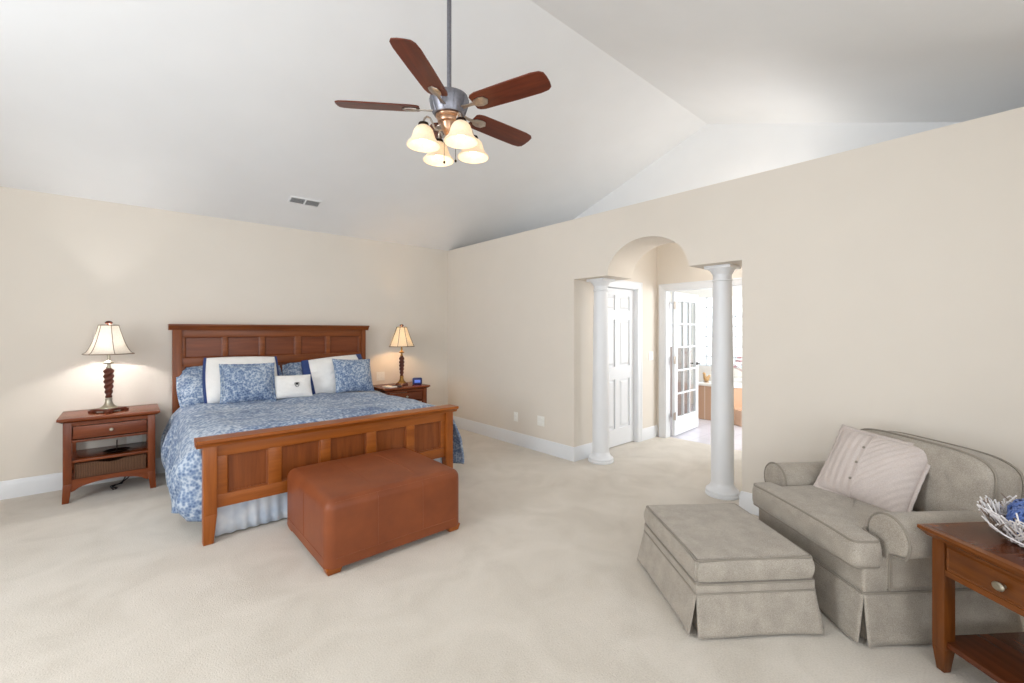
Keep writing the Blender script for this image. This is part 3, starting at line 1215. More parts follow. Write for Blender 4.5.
def banded(label, loc, rx, rz, ry, w, h, t, seed, bw0=.8):
    o = pillow('pillow', label, 'pillow', M_white, loc, rx, rz, ry, w, h, t, 'white pillows with navy bands', seed=seed, pinch=-.045, wr=.012)
    for s in (-1, 1):
        m = MB()
        for sd in (1, -1):
            def fn(u, v):
                a = s * (bw0 + u * (1 - bw0))
                b = v * 2 - 1
                px = a * (1 + .045 * (1 - b * b))
                py = b * (1 + .045 * (1 - a * a))
                e = max(0.0, (1 - abs(a) ** 2.4) * (1 - abs(b) ** 2.4))
                z = t / 2 * e ** .55
                z += .012 * noise.noise((a * 2.2 + seed, b * 2.2, sd * 3.1)) * min(1, e * 3)
                z += .0084 * noise.noise((a * 6 + seed, b * 6, sd * 5.7)) * min(1, e * 3)
                return Vector((px * (w / 2 + .012 * u), h / 2 + py * (h / 2 + .004), sd * (max(z, .0035) + .003)))
            m.grid(fn, 8, 30)
        m.build('navy_band', M_navy, o)['label'] = 'navy blue end band'
    return o


banded('white pillow with navy ends leaning behind the left blue square cushion', (.925, 5.36, DT), R(66), R(-2), R(-1), .66, .49, .19, 3, .965)
banded('white pillow with a navy band leaning behind the right blue square cushion', (1.95, 5.38, DT), R(65), R(-2), R(5), .70, .45, .19, 4, .83)
pillow('square_cushion', 'blue paisley square cushion with frilled edge, front left on the bed', 'cushion', M_paisley2,
       (.945, 5.19, DT), R(66), R(-3), R(-1), .47, .41, .17, 'paisley square cushions', M_paisley2, .022, seed=5)
pillow('square_cushion', 'blue paisley square cushion at the right, nearest the lit lamp', 'cushion', M_paisley2,
       (2.065, 5.19, DT), R(67), R(3), R(-3), .48, .43, .17, 'paisley square cushions', None, seed=6, pinch=.06)
lum = pillow('lumbar_cushion', 'small white oblong cushion with a dark shield crest in the middle of the bed', 'cushion', M_white,
             (1.375, 5.205, DT), R(64), R(-1), R(-1.5), .40, .27, .13, seed=7)
# crest: outlined shield with a filled chief, following the swell of the cushion
m = MB()
def on_lum(x, y):
    a, b = x / .21, (y - .13) / .13
    e = max(0, (1 - abs(a) ** 2.4) * (1 - abs(b) ** 2.4))
    return .065 * e ** .55 + .0065
sh = []
for i in range(9):
    sh.append((-.021 + .042 * i / 8, .152))
for i in range(1, 16):
    f = i / 16 * PI
    sh.append((.021 * math.cos(f) , .138 - .034 * math.sin(f)))
cx0 = .03
m.tube([(cx0 + x, y, on_lum(cx0 + x, y)) for x, y in sh], .0028, 6, closed=True)
for i in range(5):
    y = .147 - i * .004
    w_ = .012
    m.tube([(cx0 - w_ + 2 * w_ * q / 6, y, on_lum(cx0, y)) for q in range(7)], .0022, 5)
m.build('crest', M_dark, lum)['label'] = 'dark shield-shaped crest'


# ------------------------------------------------------------------ nightstands
def nightstand(label, cx, basket=True, group='cherry nightstands'):
    t = thing('nightstand', label, 'nightstand', (cx, 5.53, 0), 0, group)
    w, y0, y1 = .305, -.235, .235
    # top board with a chamfered underside
    m = MB()
    m.box(-w - .035, w + .035, y0 - .035, y1 + .02, .705, .728, .004)
    m.taper(-w - .005, w + .005, y0 - .005, y1 + .005, .688, .705, -w - .028, w + .028, y0 - .028, y1 + .015)
    m.build('top', M_ns['x'], t)
    for sx in (-1, 1):
        for sy in (-1, 1):
            xa, xb = (-w, -w + .055) if sx < 0 else (w - .055, w)
            ya, yb = (y0, y0 + .05) if sy < 0 else (y1 - .05, y1)
            m = MB().box(xa, xb, ya, yb, .16, .69, .003)
            m.taper(xa - (.006 if sx < 0 else -.018), xb + (.006 if sx > 0 else -.018), ya, yb, 0, .16, xa, xb, ya, yb, .002)
            m.build('leg', M_ns['z'], t)
    m = MB()
    m.box(-w + .055, w - .055, y0 + .012, y0 + .03, .655, .69)      # rail above the drawer
    m.box(-w + .055, w - .055, y0 + .006, y0 + .03, .512, .532, .002)   # rail below it
    for sx in (-1, 1):
        x_ = sx * (w - .02)
        m.box(x_ - .01, x_ + .01, y0 + .05, y1 - .05, .516, .69)
    m.box(-w + .055, w - .055, y0 + .03, y1 - .02, .514, .524)
    m.build('drawer_case', M_ns['x'], t)
    for sx in (-1, 1):
        x_ = sx * (w - .02)
        MB().box(x_ - .01, x_ + .01, y0 + .05, y1 - .05, .15, .20).build('lower_rail', M_ns['y'], t)
    MB().box(-w + .055, w - .055, y1 - .02, y1 - .005, .15, .20).build('lower_rail', M_ns['x'], t)
    d = MB().box(-w + .062, w - .062, y0 + .008, y0 + .028, .540, .650, .004).build('drawer', M_ns['x'], t)
    MB().lathe([(0, 0), (.007, 0), (.006, .012), (.013, .018), (.015, .026), (.010, .032), (0, .033)], 16,
               M=Matrix.Translation((0, y0 + .009, .597)) @ Matrix.Rotation(PI / 2, 4, 'X')).build('knob', M_silver, d)
    MB().box(-w + .03, w - .03, y0 + .02, y1 - .01, .335, .358, .004).build('shelf', M_ns['x'], t)
    MB().box(-w + .03, w - .03, y0 + .02, y1 - .01, .175, .188, .002).build('bottom_board', M_ns['x'], t)
    # arched apron
    pts = [(-w + .05, .195), (-w + .05, .09)]
    for i in range(21):
        f = i / 20
        x = -w + .075 + f * (2 * w - .15)
        pts.append((x, .10 + .055 * math.sin(f * PI) ** .55))
    pts += [(w - .05, .09), (w - .05, .195)]
    MB().prism(pts, 'y', y0 + .008, y0 + .026).build('apron', M_ns['x'], t)
    return t


nsL = nightstand('cherry nightstand left of the bed with a wicker basket under its open shelf', -.110)
nsR = dup(nsL, (2.80, 5.53, 0), 0, 'cherry nightstand right of the bed, partly hidden behind the blue comforter')

# basket on the lower board
bk = thing('wicker_basket', 'low brown wicker basket with a dipped front on the left nightstand', 'basket', (-.11, 5.52, .188))
m = MB()
pts = [(-.238, 0), (.238, 0), (.24, .125)]
for i in range(13):
    f = i / 12
    pts.append((.10 - .20 * f, .125 - .022 * math.sin(f * PI)))
pts.append((-.24, .125))
m.prism(pts, 'y', -.19, -.178, .002, 1)
m.box(-.238, .238, .15, .162, 0, .125, .002).box(-.238, -.226, -.178, .15, 0, .125, .002).box(.226, .238, -.178, .15, 0, .125, .002).box(-.226, .226, -.178, .15, 0, .012)
m.build('woven_body', M_wicker, bk)
rp = [(-.24, .127)] + [(-.10 + .20 * i / 12, .127 - .022 * math.sin(i / 12 * PI)) for i in range(13)] + [(.24, .127)]
MB().tube([(x, -.184, z) for x, z in rp], .008, 8).build('braided_rim', M_wicker, bk)

dish = thing('jewellery_stand', 'small dark dish with an upright stem on the left nightstand shelf', 'dish', (-.075, 5.42, .358))
MB().lathe([(0, 0), (.05, .0), (.07, .012), (.085, .022), (.082, .025), (.06, .014), (0, .008)], 24, mod=lambda a, z: 1 + .12 * math.cos(2 * a)).build('tray', M_blackmetal, dish)
MB().tube([(0, 0, .006), (0, 0, .115)], .005, 8).build('stem', M_blackmetal, dish)

m = MB()
pts = []
for i in range(30):
    f = i / 29
    pts.append((-.02 - .10 * f + .03 * math.sin(f * 7), 5.79 - .30 * f + .02 * math.sin(f * 11), max(.006, .30 * (1 - f * 1.7) ** 3 if f < .58 else .006)))
m.tube(pts, .005, 6)
m.tube([(p[0] + .02 + .012 * math.sin(i), p[1] + .01, p[2]) for i, p in enumerate(pts)], .005, 6)
tag(m.build('power_cord', M_dark), 'dark power cord trailing on the carpet under the left nightstand', 'cord')


# ------------------------------------------------------------------ bedside lamps
def bell_shade(rb, rt, z0, z1, panels, curve, round_=.5):
    def r_at(f):
        return rb + (rt - rb) * (f ** curve)

    def poly(a):
        k = PI / panels
        b = (a % (2 * k)) - k
        p = math.cos(k) / math.cos(b)
        return 1 * (1 - round_) + p * round_ if True else 1
    return r_at, poly


def table_lamp(label, loc, shade_mat, trim, body, foot, panels, curve, rb, rt, square_base, watt, col):
    t = thing('table_lamp', label, 'lamp', loc, R(45), 'bedside table lamps')
    H0, H1 = .535, .80
    m = MB()
    if square_base:
        for k in range(4):
            a = PI / 4 + k * PI / 2
            m.box(-.022, .022, -.022, .022, 0, .022, .006, M=Matrix.Rotation(k * PI / 2, 4, 'Z') @ Matrix.Translation((.078, .078, 0)))
        pts = []
        for k in range(4):
            for (x, y) in ((.098, -.07), (.085, -.03), (.085, .03), (.098, .07), (.09, .09)):
                c, s = math.cos(k * PI / 2), math.sin(k * PI / 2)
                pts.append((x * c - y * s, x * s + y * c))
        m.prism(pts, 'z', .014, .034, .004, 2)
    else:
        m.lathe([(0, 0), (.085, 0), (.09, .008), (.088, .02), (.075, .026), (.07, .034), (0, .036)], 40, mod=lambda a, z: 1 + .05 * math.cos(8 * a))
    m.build('foot', M_lampwood, t)
    m = MB()
    m.lathe([(.0, .032), (.062, .034), (.06, .042), (.042, .056), (.03, .075), (.024, .10), (.026, .112), (.026, .124), (.02, .13), (0, .13)], 32)
    m.build('bell_base', foot, t)
    m = MB()
    m.lathe([(0, .40), (.016, .40), (.018, .412), (.012, .424), (.011, .44), (.035, .448), (.038, .456), (.022, .464), (.012, .474), (.011, .54), (0, .54)], 32)
    m.build('neck', foot, t)
    pr_ = []
    for i in range(91):
        f = i / 90
        r = .021 + .013 * math.sin(min(1, f * 1.02) * PI * .62) if square_base else .020 + .012 * math.sin(f * PI * .7)
        if f > .9:
            r *= 1 - .45 * ((f - .9) / .1) ** 2
        pr_.append((r, .13 + f * .275))
    MB().lathe(pr_, 40, mod=lambda a, z: 1 + .15 * math.cos(2 * a - z * 130)).build('twisted_column', body, t)
    r_at, poly_ = bell_shade(rb, rt, H0, H1, panels, curve, .55)
    n = 22
    sh = MB().lathe([(r_at(i / n), H0 + (H1 - H0) * i / n) for i in range(n + 1)], panels * 12, mod=lambda a, z: poly_(a), cap=False)
    so = sh.build('lamp_shade', shade_mat, t)
    m = MB()
    for k in range(panels):
        a = 2 * k * PI / panels
        m.tube([(poly_(a) * r_at(i / n) * math.cos(a) * 1.005, poly_(a) * r_at(i / n) * math.sin(a) * 1.005, H0 + (H1 - H0) * i / n) for i in range(n + 1)], .0032, 6)
    for f in (0, 1):
        q = panels * 8
        m.tube([(poly_(2 * PI * i / q) * r_at(f) * math.cos(2 * PI * i / q), poly_(2 * PI * i / q) * r_at(f) * math.sin(2 * PI * i / q), H0 + (H1 - H0) * f) for i in range(q)], .0045, 6, closed=True)
    m.build('shade_trim', trim, so)
    m = MB()
    m.tube([(0, 0, .54), (.05, 0, .57), (.06, 0, .66), (.04, 0, .77), (0, 0, .80)], .002, 6)
    m.tube([(0, 0, .54), (-.05, 0, .57), (-.06, 0, .66), (-.04, 0, .77), (0, 0, .80)], .002, 6)
    m.tube([(0, 0, .80), (rt * .95, 0, .795)], .002, 6).tube([(0, 0, .80), (-rt * .95, 0, .795)], .002, 6)
    m.build('harp', foot, t)
    MB().lathe([(0, .535), (.014, .54), (.014, .57), (.028, .61), (.03, .635), (.02, .66), (0, .668)], 20).build('bulb', M_bulb, t)
    MB().lathe([(0, .798), (.012, .80), (.014, .808), (.026, .816), (.028, .826), (.018, .838), (0, .842)], 20).build('finial', M_lampwood, t)
    # the lamp's own light
    point('lamp_light', (loc[0], loc[1], loc[2] + .63), watt, col, .035)
    return t


table_lamp('beige bell-shaded lamp with a brown twisted column, on the left nightstand', (-.132, 5.50, .728), M_shade1, M_trimcord, M_lampwood, M_silver, 6, .55, .185, .072, True, 85, (1, .97, .94))
table_lamp('cream pleat-panelled lamp with a brass stem, on the right nightstand', (2.83, 5.50, .728), M_shade2, M_blackmetal, M_lampwood, M_brass, 8, .9, .175, .07, False, 60, (1, .60, .27))

clk = thing('alarm_clock', 'small navy blue alarm clock on the right nightstand', 'clock', (3.02, 5.41, .728), R(-25))
MB().box(-.066, .066, -.035, .035, 0, .098, .024, 4).build('case', M_clock, clk)
MB().box(-.04, .04, -.0365, -.034, .032, .07, .001).build('display', M_display, clk)
np_ = thing('notepad', 'stack of white note paper beside the right bedside lamp', 'notepad', (2.60, 5.40, .728), R(18))
MB().box(-.06, .06, -.08, .08, 0, .006, .001).box(-.058, .057, -.077, .079, .006, .014, .001).build('pages', M_paper, np_)
MB().box(-.062, .062, -.082, -.062, 0, .016, .002).build('binding', M_plastic, np_)
rm = thing('remote_control', 'dark remote control lying between notepad and lamp foot', 'remote control', (2.69, 5.36, .728), R(40))
MB().box(-.02, .02, -.07, .07, 0, .018, .006, 3).build('shell', M_dark, rm)
MB().box(-.012, .012, -.05, .05, .017, .0195, .001).build('buttons', M_slot, rm)

# ------------------------------------------------------------------ leather ottoman
ot = thing('leather_ottoman', 'large brown leather ottoman at the foot of the bed', 'ottoman', (1.372, 3.115, 0))
hx, hy = .488, .445
m = MB()
t = bmesh.new()
bmesh.ops.create_cube(t, size=1)
for v in t.verts:
    v.co = Vector((v.co.x * 2 * hx, v.co.y * 2 * hy, .04 + (v.co.z + .5) * .41))
bmesh.ops.bevel(t, geom=[e for e in t.edges if all(abs(v.co.z - .45) < 1e-4 for v in e.verts)] + [e for e in t.edges if abs(e.verts[0].co.z - e.verts[1].co.z) > .1],
                offset=.06, segments=7, affect='EDGES', profile=.5)
bmesh.ops.subdivide_edges(t, edges=[e for e in t.edges if e.calc_length() > .15], cuts=10, use_grid_fill=True)
for v in t.verts:
    if v.co.z > .40:
        f = max(0, 1 - (v.co.x / hx) ** 2) * max(0, 1 - (v.co.y / hy) ** 2)
        v.co.z += .016 * f ** .6
m.merge(t)
m.build('upholstery', M_leather, ot)
m = MB()
def seam(pts):
    m.tube(pts, .0024, 6)
for f in (-hx / 3 * 1.0, hx / 3 * 1.0):
    pth = [(f, -hy - .0005, .10), (f, -hy - .0005, .25)]
    for q in range(9):
        a = PI - PI / 2 * q / 8
        pth.append((f, -hy + .06 + .0605 * math.cos(a), .39 + .0605 * math.sin(a)))
    for q in range(1, 10):
        y = -hy + .06 + (2 * hy - .12) * q / 10
        pth.append((f, y, .4505 + .016 * (max(0, 1 - (f / hx) ** 2) * max(0, 1 - (y / hy) ** 2)) ** .6))
    seam(pth)
for s in (-1, 1):
    seam([(-hx + .06, s * (hy + .0005), .10), (hx - .06, s * (hy + .0005), .10)])
    seam([(s * (hx + .0005), -hy + .06, .10), (s * (hx + .0005), hy - .06, .10)])
    seam([(-hx + .06, s * (hy - .018), .4335), (hx - .06, s * (hy - .018), .4335)])
    seam([(s * (hx + .0005), 0, .10), (s * (hx + .0005), 0, .39)])
m.build('seams', leather('brown_leather_seam', srgb(128, 70, 42), srgb(140, 80, 50)), ot)
for sx in (-1, 1):
    for sy in (-1, 1):
        x, y = sx * (hx - .055), sy * (hy - .055)
        MB().taper(x - .05 + .012, x + .05 - .012, y - .045 + .01, y + .045 - .01, 0, .045, x - .05, x + .05, y - .045, y + .045, .004).build('foot', M_bed['x'], ot)

# ------------------------------------------------------------------ slipcovered ottoman and armchair
ROT = math.atan2(-.61, .79) - PI / 2      # local x runs towards the camera side, local y runs away from the front


def skirt(root, mat, x0, x1, y0, y1, z0, z1, flare, seed=0, wav=.006, inset=.02):
    """a slipcover skirt: one flaring panel per side, open at the corners over an inner pleat"""
    cor = [(x0, y0), (x1, y0), (x1, y1), (x0, y1)]
    for k in range(4):
        a, b = Vector(cor[k] + (0,)), Vector(cor[(k + 1) % 4] + (0,))
        d = (b - a).normalized()
        nn = Vector((d.y, -d.x, 0))
        L = (b - a).length

        def fn(u, v):
            e = (u * 2 - 1)
            p = a.lerp(b, u) + d * (e * .010 * v)
            f = flare * v ** 1.1 * (.8 + .2 * abs(e) ** 3)
            f += wav * v * (noise.noise((u * L * 5 + seed, k * 3.3, 1.5)) + .5 * math.sin(u * L * 16 + k + seed))
            z = z1 + (z0 - z1) * v + (.006 * v * (1 + noise.noise((u * L * 6 + seed, k, 4))))
            q = p + nn * f
            return Vector((q.x, q.y, z))
        MB().grid(fn, 40, 12).build('skirt_panel', mat, root, solid=.006)
    m = MB()
    m.box(x0 + inset, x1 - inset, y0 + inset, y1 - inset, z0 + .002, z1 - .002, .004)
    m.build('inner_pleat', mat, root)


def loop_rect(x0, x1, y0, y1, z, r, n=6, wob=0.0, seed=0):
    out = []
    for cx, cy, a0 in ((x1 - r, y0 + r, -PI / 2), (x1 - r, y1 - r, 0), (x0 + r, y1 - r, PI / 2), (x0 + r, y0 + r, PI)):
        for i in range(n + 1):
            a = a0 + PI / 2 * i / n
            out.append(Vector((cx + r * math.cos(a), cy + r * math.sin(a), z)))
    return out


go = thing('slipcovered_ottoman', 'taupe slipcovered ottoman with a pleated skirt in front of the armchair', 'ottoman', (2.045, .985, 0), ROT)
# local: x from -L (far corner) to 0 (near corner), y from 0 to D
OL, OD = .70, .625
m = MB()
t = bmesh.new()
bmesh.ops.create_cube(t, size=1)
for v in t.verts:
    v.co = Vector((-OL / 2 + v.co.x * (OL - .03), OD / 2 + v.co.y * (OD - .03), .245 + (v.co.z + .5) * .115))
bmesh.ops.subdivide_edges(t, edges=t.edges[:], cuts=9, use_grid_fill=True)
for v in t.verts:
    a, b = (v.co.x + OL / 2) / (OL / 2), (v.co.y - OD / 2) / (OD / 2)
    f = max(0, 1 - abs(a) ** 2.5) * max(0, 1 - abs(b) ** 2.5)
    if v.co.z > .35:
        v.co.z += .022 * f ** .5 + .005 * noise.noise((v.co.x * 7, v.co.y * 7, 0)) * f
    elif v.co.z > .25:
        g = math.sin((v.co.z - .245) / .115 * PI)
        v.co.x += (.010 * g) * (1 if a > .9 else -1 if a < -.9 else 0)
        v.co.y += (.010 * g) * (1 if b > .9 else -1 if b < -.9 else 0)
bmesh.ops.bevel(t, geom=[e for e in t.edges if e.calc_face_angle(0) > 1.0], offset=.013, segments=3, affect='EDGES')
m.merge(t)
m.build('top_cushion', M_linen, go)
m = MB()
m.box(-OL + .01, -.01, .01, OD - .01, .19, .25, .006)
m.build('base', M_linen, go)
m = MB()
m.tube(loop_rect(-OL + .019, -.019, .019, OD - .019, .357, .012, 4), .0055, 6, closed=True)
m.tube(loop_rect(-OL + .012, -.012, .012, OD - .012, .245, .012, 4), .0055, 6, closed=True)
m.tube(loop_rect(-OL + .008, -.008, .008, OD - .008, .202, .012, 4), .0045, 6, closed=True)
m.build('piping', M_piping, go)
skirt(go, M_linen, -OL + .012, -.012, .012, OD - .012, .006, .205, .042, 3)

# armchair (chair and a half).  local origin = front centre on the floor
CW = .40
wv, dv = Vector((.61, .79, 0)), Vector((.79, -.61, 0))
CO = Vector((2.60, .44, 0)) + wv * CW
ch = thing('armchair', 'wide taupe slipcovered armchair with rolled arms against the right wall', 'armchair', tuple(CO), ROT)
m = MB().box(-CW + .004, CW - .004, .004, .755, .22, .40, .015, 3)
m.build('base', M_linen, ch)
skirt(ch, M_linen, -CW, CW, 0, .76, .006, .235, .035, 8, wav=.012)
MB().tube(loop_rect(-CW - .002, CW + .002, -.002, .762, .237, .012, 4), .0055, 6, closed=True).build('skirt_piping', M_piping, ch)
# arms
for s in (-1, 1):
    pts = [(s * (CW - .15), .25), (s * (CW + .005), .25), (s * (CW + .008), .42)]
    cxx, czz, rr = s * (CW + .0), .498, .108
    a0, a1 = (-.62, PI + .25)
    for i in range(19):
        a = a0 + (a1 - a0) * i / 18
        pts.append((cxx + s * rr * math.cos(a), czz + rr * math.sin(a)))
    pts.append((s * (CW - .125), .42))
    m = MB().prism(pts, 'y', .115, .74, .026, 4, ang=.6)
    for v in m.bm.verts:
        v.co.z += .006 * noise.noise((v.co.x * 5, v.co.y * 5, v.co.z * 5))
    ar = m.build('arm', M_linen, ch)
    loop = [(p[0] * .985 + cxx * .015, .124, p[1]) for p in pts]
    MB().tube(loop, .006, 6, closed=True).build('piping', M_piping, ar)
# inner back / frame
def arch_poly(w, z0, zc, zt, n=28, p=2.6):
    pts = [(-w, z0), (w, z0)]
    for i in range(n + 1):
        a = PI * i / n
        x = w * math.copysign(abs(math.cos(a)) ** (2 / p), math.cos(a))
        z = zc + (zt - zc) * abs(math.sin(a)) ** (2 / p)
        pts.append((x, z))
    return pts


BWF = .415
tilt = Matrix.Translation((0, .66, .38)) @ Matrix.Rotation(-.09, 4, 'X') @ Matrix.Translation((0, -.66, -.38))
m = MB().prism(arch_poly(BWF, .30, .66, .845, p=3.2), 'y', .715, .81, .03, 4, M=tilt, ang=.5)
m.build('back_frame', M_linen, ch)
tilt2 = Matrix.Translation((.045, .58, .47)) @ Matrix.Rotation(-.13, 4, 'X') @ Matrix.Translation((0, -.58, -.47))
bw_ = .405
bp = arch_poly(bw_, .475, .70, .875, p=4.2)
m = MB()
t = MB().prism(bp, 'y', .57, .735, .045, 5, ang=.5)
bmm = t.bm
bmesh.ops.triangulate(bmm, faces=[f for f in bmm.faces if len(f.verts) > 6])
bmesh.ops.subdivide_edges(bmm, edges=[e for e in bmm.edges if e.calc_length() > .12], cuts=2)
for v in bmm.verts:
    if v.co.y < .61:
        f = max(0, 1 - (v.co.x / bw_) ** 2) * max(0, 1 - ((v.co.z - .67) / .21) ** 2)
        v.co.y -= .035 * f ** .7
bmesh.ops.transform(bmm, matrix=tilt2, verts=bmm.verts)
bc = t.build('back_cushion', M_linen, ch)
for yy in (.583, .725):
    MB().tube([tilt2 @ Vector((p[0] * .99, yy, .66 + (p[1] - .66) * .99)) for p in bp], .006, 6, closed=True).build('piping', M_piping, bc)
# T cushion
iw = CW - .105
tp = [(-CW, -.05), (CW, -.05), (CW + .015, .10), (iw, .10), (iw, .62), (-iw, .62), (-iw, .10), (-CW - .008, .10)]


def rounded(pts, inset, r, n=5):
    """polygon moved inwards by inset with its corners rounded"""
    V = [Vector((p[0], p[1], 0)) for p in pts]
    N = len(V)
    Q = []
    for k in range(N):
        d0, d1 = (V[k] - V[k - 1]).normalized(), (V[(k + 1) % N] - V[k]).normalized()
        n0, n1 = Vector((-d0.y, d0.x, 0)), Vector((-d1.y, d1.x, 0))
        b = (n0 + n1)
        b /= max(.3, b.length_squared / 2)
        Q.append(V[k] + b * inset)
    out = []
    for k in range(N):
        d0, d1 = (Q[k] - Q[k - 1]).normalized(), (Q[(k + 1) % N] - Q[k]).normalized()
        if out:
            e0, e1 = out[-1].copy(), Q[k] - d0 * r
            out += [e0.lerp(e1, q / 12) for q in range(1, 12)]
        a, c = Q[k] - d0 * r, Q[k] + d1 * r
        for q in range(n + 1):
            f = q / n
            out.append((1 - f) ** 2 * a + 2 * f * (1 - f) * Q[k] + f * f * c)
    return out


t = MB().prism(tp, 'z', .345, .482, .044, 6, ang=.9)
bmm = t.bm
bmesh.ops.triangulate(bmm, faces=[f for f in bmm.faces if len(f.verts) > 6])
bmesh.ops.subdivide_edges(bmm, edges=[e for e in bmm.edges if e.calc_length() > .15], cuts=3)
for v in bmm.verts:
    f = max(0, 1 - (v.co.x / (CW + .02)) ** 2) * max(0, 1 - ((v.co.y - .25) / .33) ** 2)
    if v.co.z > .46:
        v.co.z += .034 * f ** .5
sc_ = t.build('seat_cushion', M_linen, ch)
for z in (.357, .470):
    MB().tube([(p.x, p.y, z + (.034 * (max(0, 1 - (p.x / (CW + .02)) ** 2) * max(0, 1 - ((p.y - .25) / .33) ** 2)) ** .5 if z > .4 else 0)) for p in rounded(tp, .0105, .035, 8)], .006, 6, closed=True).build('piping', M_piping, sc_)

# cushion on the armchair
tc = thing('throw_cushion', 'mauve grey pleated square cushion leaning in the armchair', 'cushion', (0, 0, 0))
cw_, chh = .45, .41
loc = Vector((3.13, .56, .50))
Mx = Matrix.Translation(loc) @ Matrix.Rotation(R(-107), 4, 'Z') @ Matrix.Rotation(R(58), 4, 'X') @ Matrix.Rotation(R(-5), 4, 'Z')
tc.location = loc
tc.rotation_euler = Mx.to_euler()
ROOTM[tc.name] = Mx
m = pillow_mesh(cw_, chh, .15, pinch=.03, nu=90, seed=11, wr=.004)
for v in m.bm.verts:
    a, b = v.co.x / (cw_ / 2), (v.co.y - chh / 2) / (chh / 2)
    e = max(0, (1 - abs(a) ** 3) * (1 - abs(b) ** 3))
    if v.co.z > 0.004:
        if v.co.x > -.02:
            v.co.z += .0022 * math.sin((v.co.x * .75 - v.co.y * .65) * 2 * PI / .03) * min(1, e * 4)
        else:
            v.co.z += .002 * math.sin((v.co.x) * 2 * PI / .04) * min(1, e * 4)
m.build('cushion', M_mauvecloth, tc)
a_ = rim_path(cw_, chh, .03, -.004)
b_ = rim_path(cw_, chh, .03, .018, wav=.003)
nn_ = len(a_)
MB().grid(lambda u, v: (a_, b_)[int(v + .5)][int(u * nn_ + .5) % nn_], nn_, 2, closeu=True).build('flange', M_mauvecloth, tc, solid=.004)
def on_tc(x, y):
    a, b = x / (cw_ / 2), (y - chh / 2) / (chh / 2)
    return .075 * max(0, (1 - abs(a) ** 2.4) * (1 - abs(b) ** 2.4)) ** .55
m = MB()
m.tube([(-.03, .006 + (chh - .012) * i / 30, on_tc(-.03, .006 + (chh - .012) * i / 30) + .0015) for i in range(31)], .0035, 6)
m.build('placket', M_mauvecloth, tc)
for yq in (.10, .20, .30):
    MB().sphere((-.042, yq, on_tc(-.042, yq) + .003), .008, (1, 1, .5), 10).build('button', M_piping, tc)

# ------------------------------------------------------------------ side table
TO = Vector((2.655, .212, 0))
tb = thing('side_table', 'cherry side table with a drawer and lower shelf beside the armchair', 'side table', tuple(TO), ROT)
TWd, TDp, TZ = .62, .55, .612
m = MB()
m.box(-.034, TWd + .034, -.034, TDp + .034, TZ - .006, TZ, .002)
m.prism([(-.034, TZ - .006), (TWd + .034, TZ - .006), (TWd + .034, TZ - .014), (TWd + .01, TZ - .038), (-.01, TZ - .038), (-.034, TZ - .014)], 'y', -.01, TDp + .01)
m.taper(-.01, TWd + .01, -.01, TDp + .01, TZ - .04, TZ - .014, -.034, TWd + .034, -.034, TDp + .034)
m.box(-.034, TWd + .034, -.034, TDp + .034, TZ - .014, TZ - .006)
m.build('top', M_tb['x'], tb)
m = MB()
m.box(.0, TWd, 0.0, TDp, TZ - .0015, TZ + .0012, .001)
m.build('top_field', wood('table_field_wood', srgb(106, 60, 36), srgb(74, 38, 22), 'y', .2), tb)
lg = .052
for sx in (0, 1):
    for sy in (0, 1):
        xa = 0 if sx == 0 else TWd - lg
        ya = 0 if sy == 0 else TDp - lg
        m = MB().box(xa, xa + lg, ya, ya + lg, .10, TZ - .038, .003)
        m.taper(xa + .01, xa + lg - .01, ya + .01, ya + lg - .01, 0, .10, xa, xa + lg, ya, ya + lg, .002)
        m.build('leg', M_tb['z'], tb)
m = MB()
m.box(lg, TWd - lg, .008, .03, TZ - .06, TZ - .038).box(lg, TWd - lg, .002, .03, TZ - .185, TZ - .16, .003)
m.box(lg, TWd - lg, .014, .03, TZ - .16, TZ - .06)
m.box(.01, .03, lg, TDp - lg, TZ - .185, TZ - .038).box(TWd - .03, TWd - .01, lg, TDp - lg, TZ - .185, TZ - .038).box(lg, TWd - lg, TDp - .03, TDp - .01, TZ - .185, TZ - .038)
m.build('apron', M_tb['x'], tb)
dr = MB().box(lg + .012, TWd - lg - .012, .004, .02, TZ - .152, TZ - .066, .004)
for (p0, p1) in (((lg + .01, TZ - .154), (TWd - lg - .01, TZ - .154)), ((lg + .01, TZ - .064), (TWd - lg - .01, TZ - .064)), ((lg + .01, TZ - .154), (lg + .01, TZ - .064)), ((TWd - lg - .01, TZ - .154), (TWd - lg - .01, TZ - .064))):
    dr.tube([(p0[0], .008, p0[1]), (p1[0], .008, p1[1])], .007, 6)
dr = dr.build('drawer', M_tb['x'], tb)
for x in (.262,):
    MB().lathe([(0, 0), (.009, 0), (.007, .012), (.014, .018), (.017, .026), (.012, .033), (0, .035)], 18,
               M=Matrix.Translation((x, .006, TZ - .108)) @ Matrix.Rotation(PI / 2, 4, 'X') @ Matrix.Diagonal((1.25, 1, 1, 1))).build('knob', M_silver, dr)
MB().box(.012, TWd - .012, .012, TDp - .012, .115, .14, .004).build('lower_shelf', M_tbdark, tb)

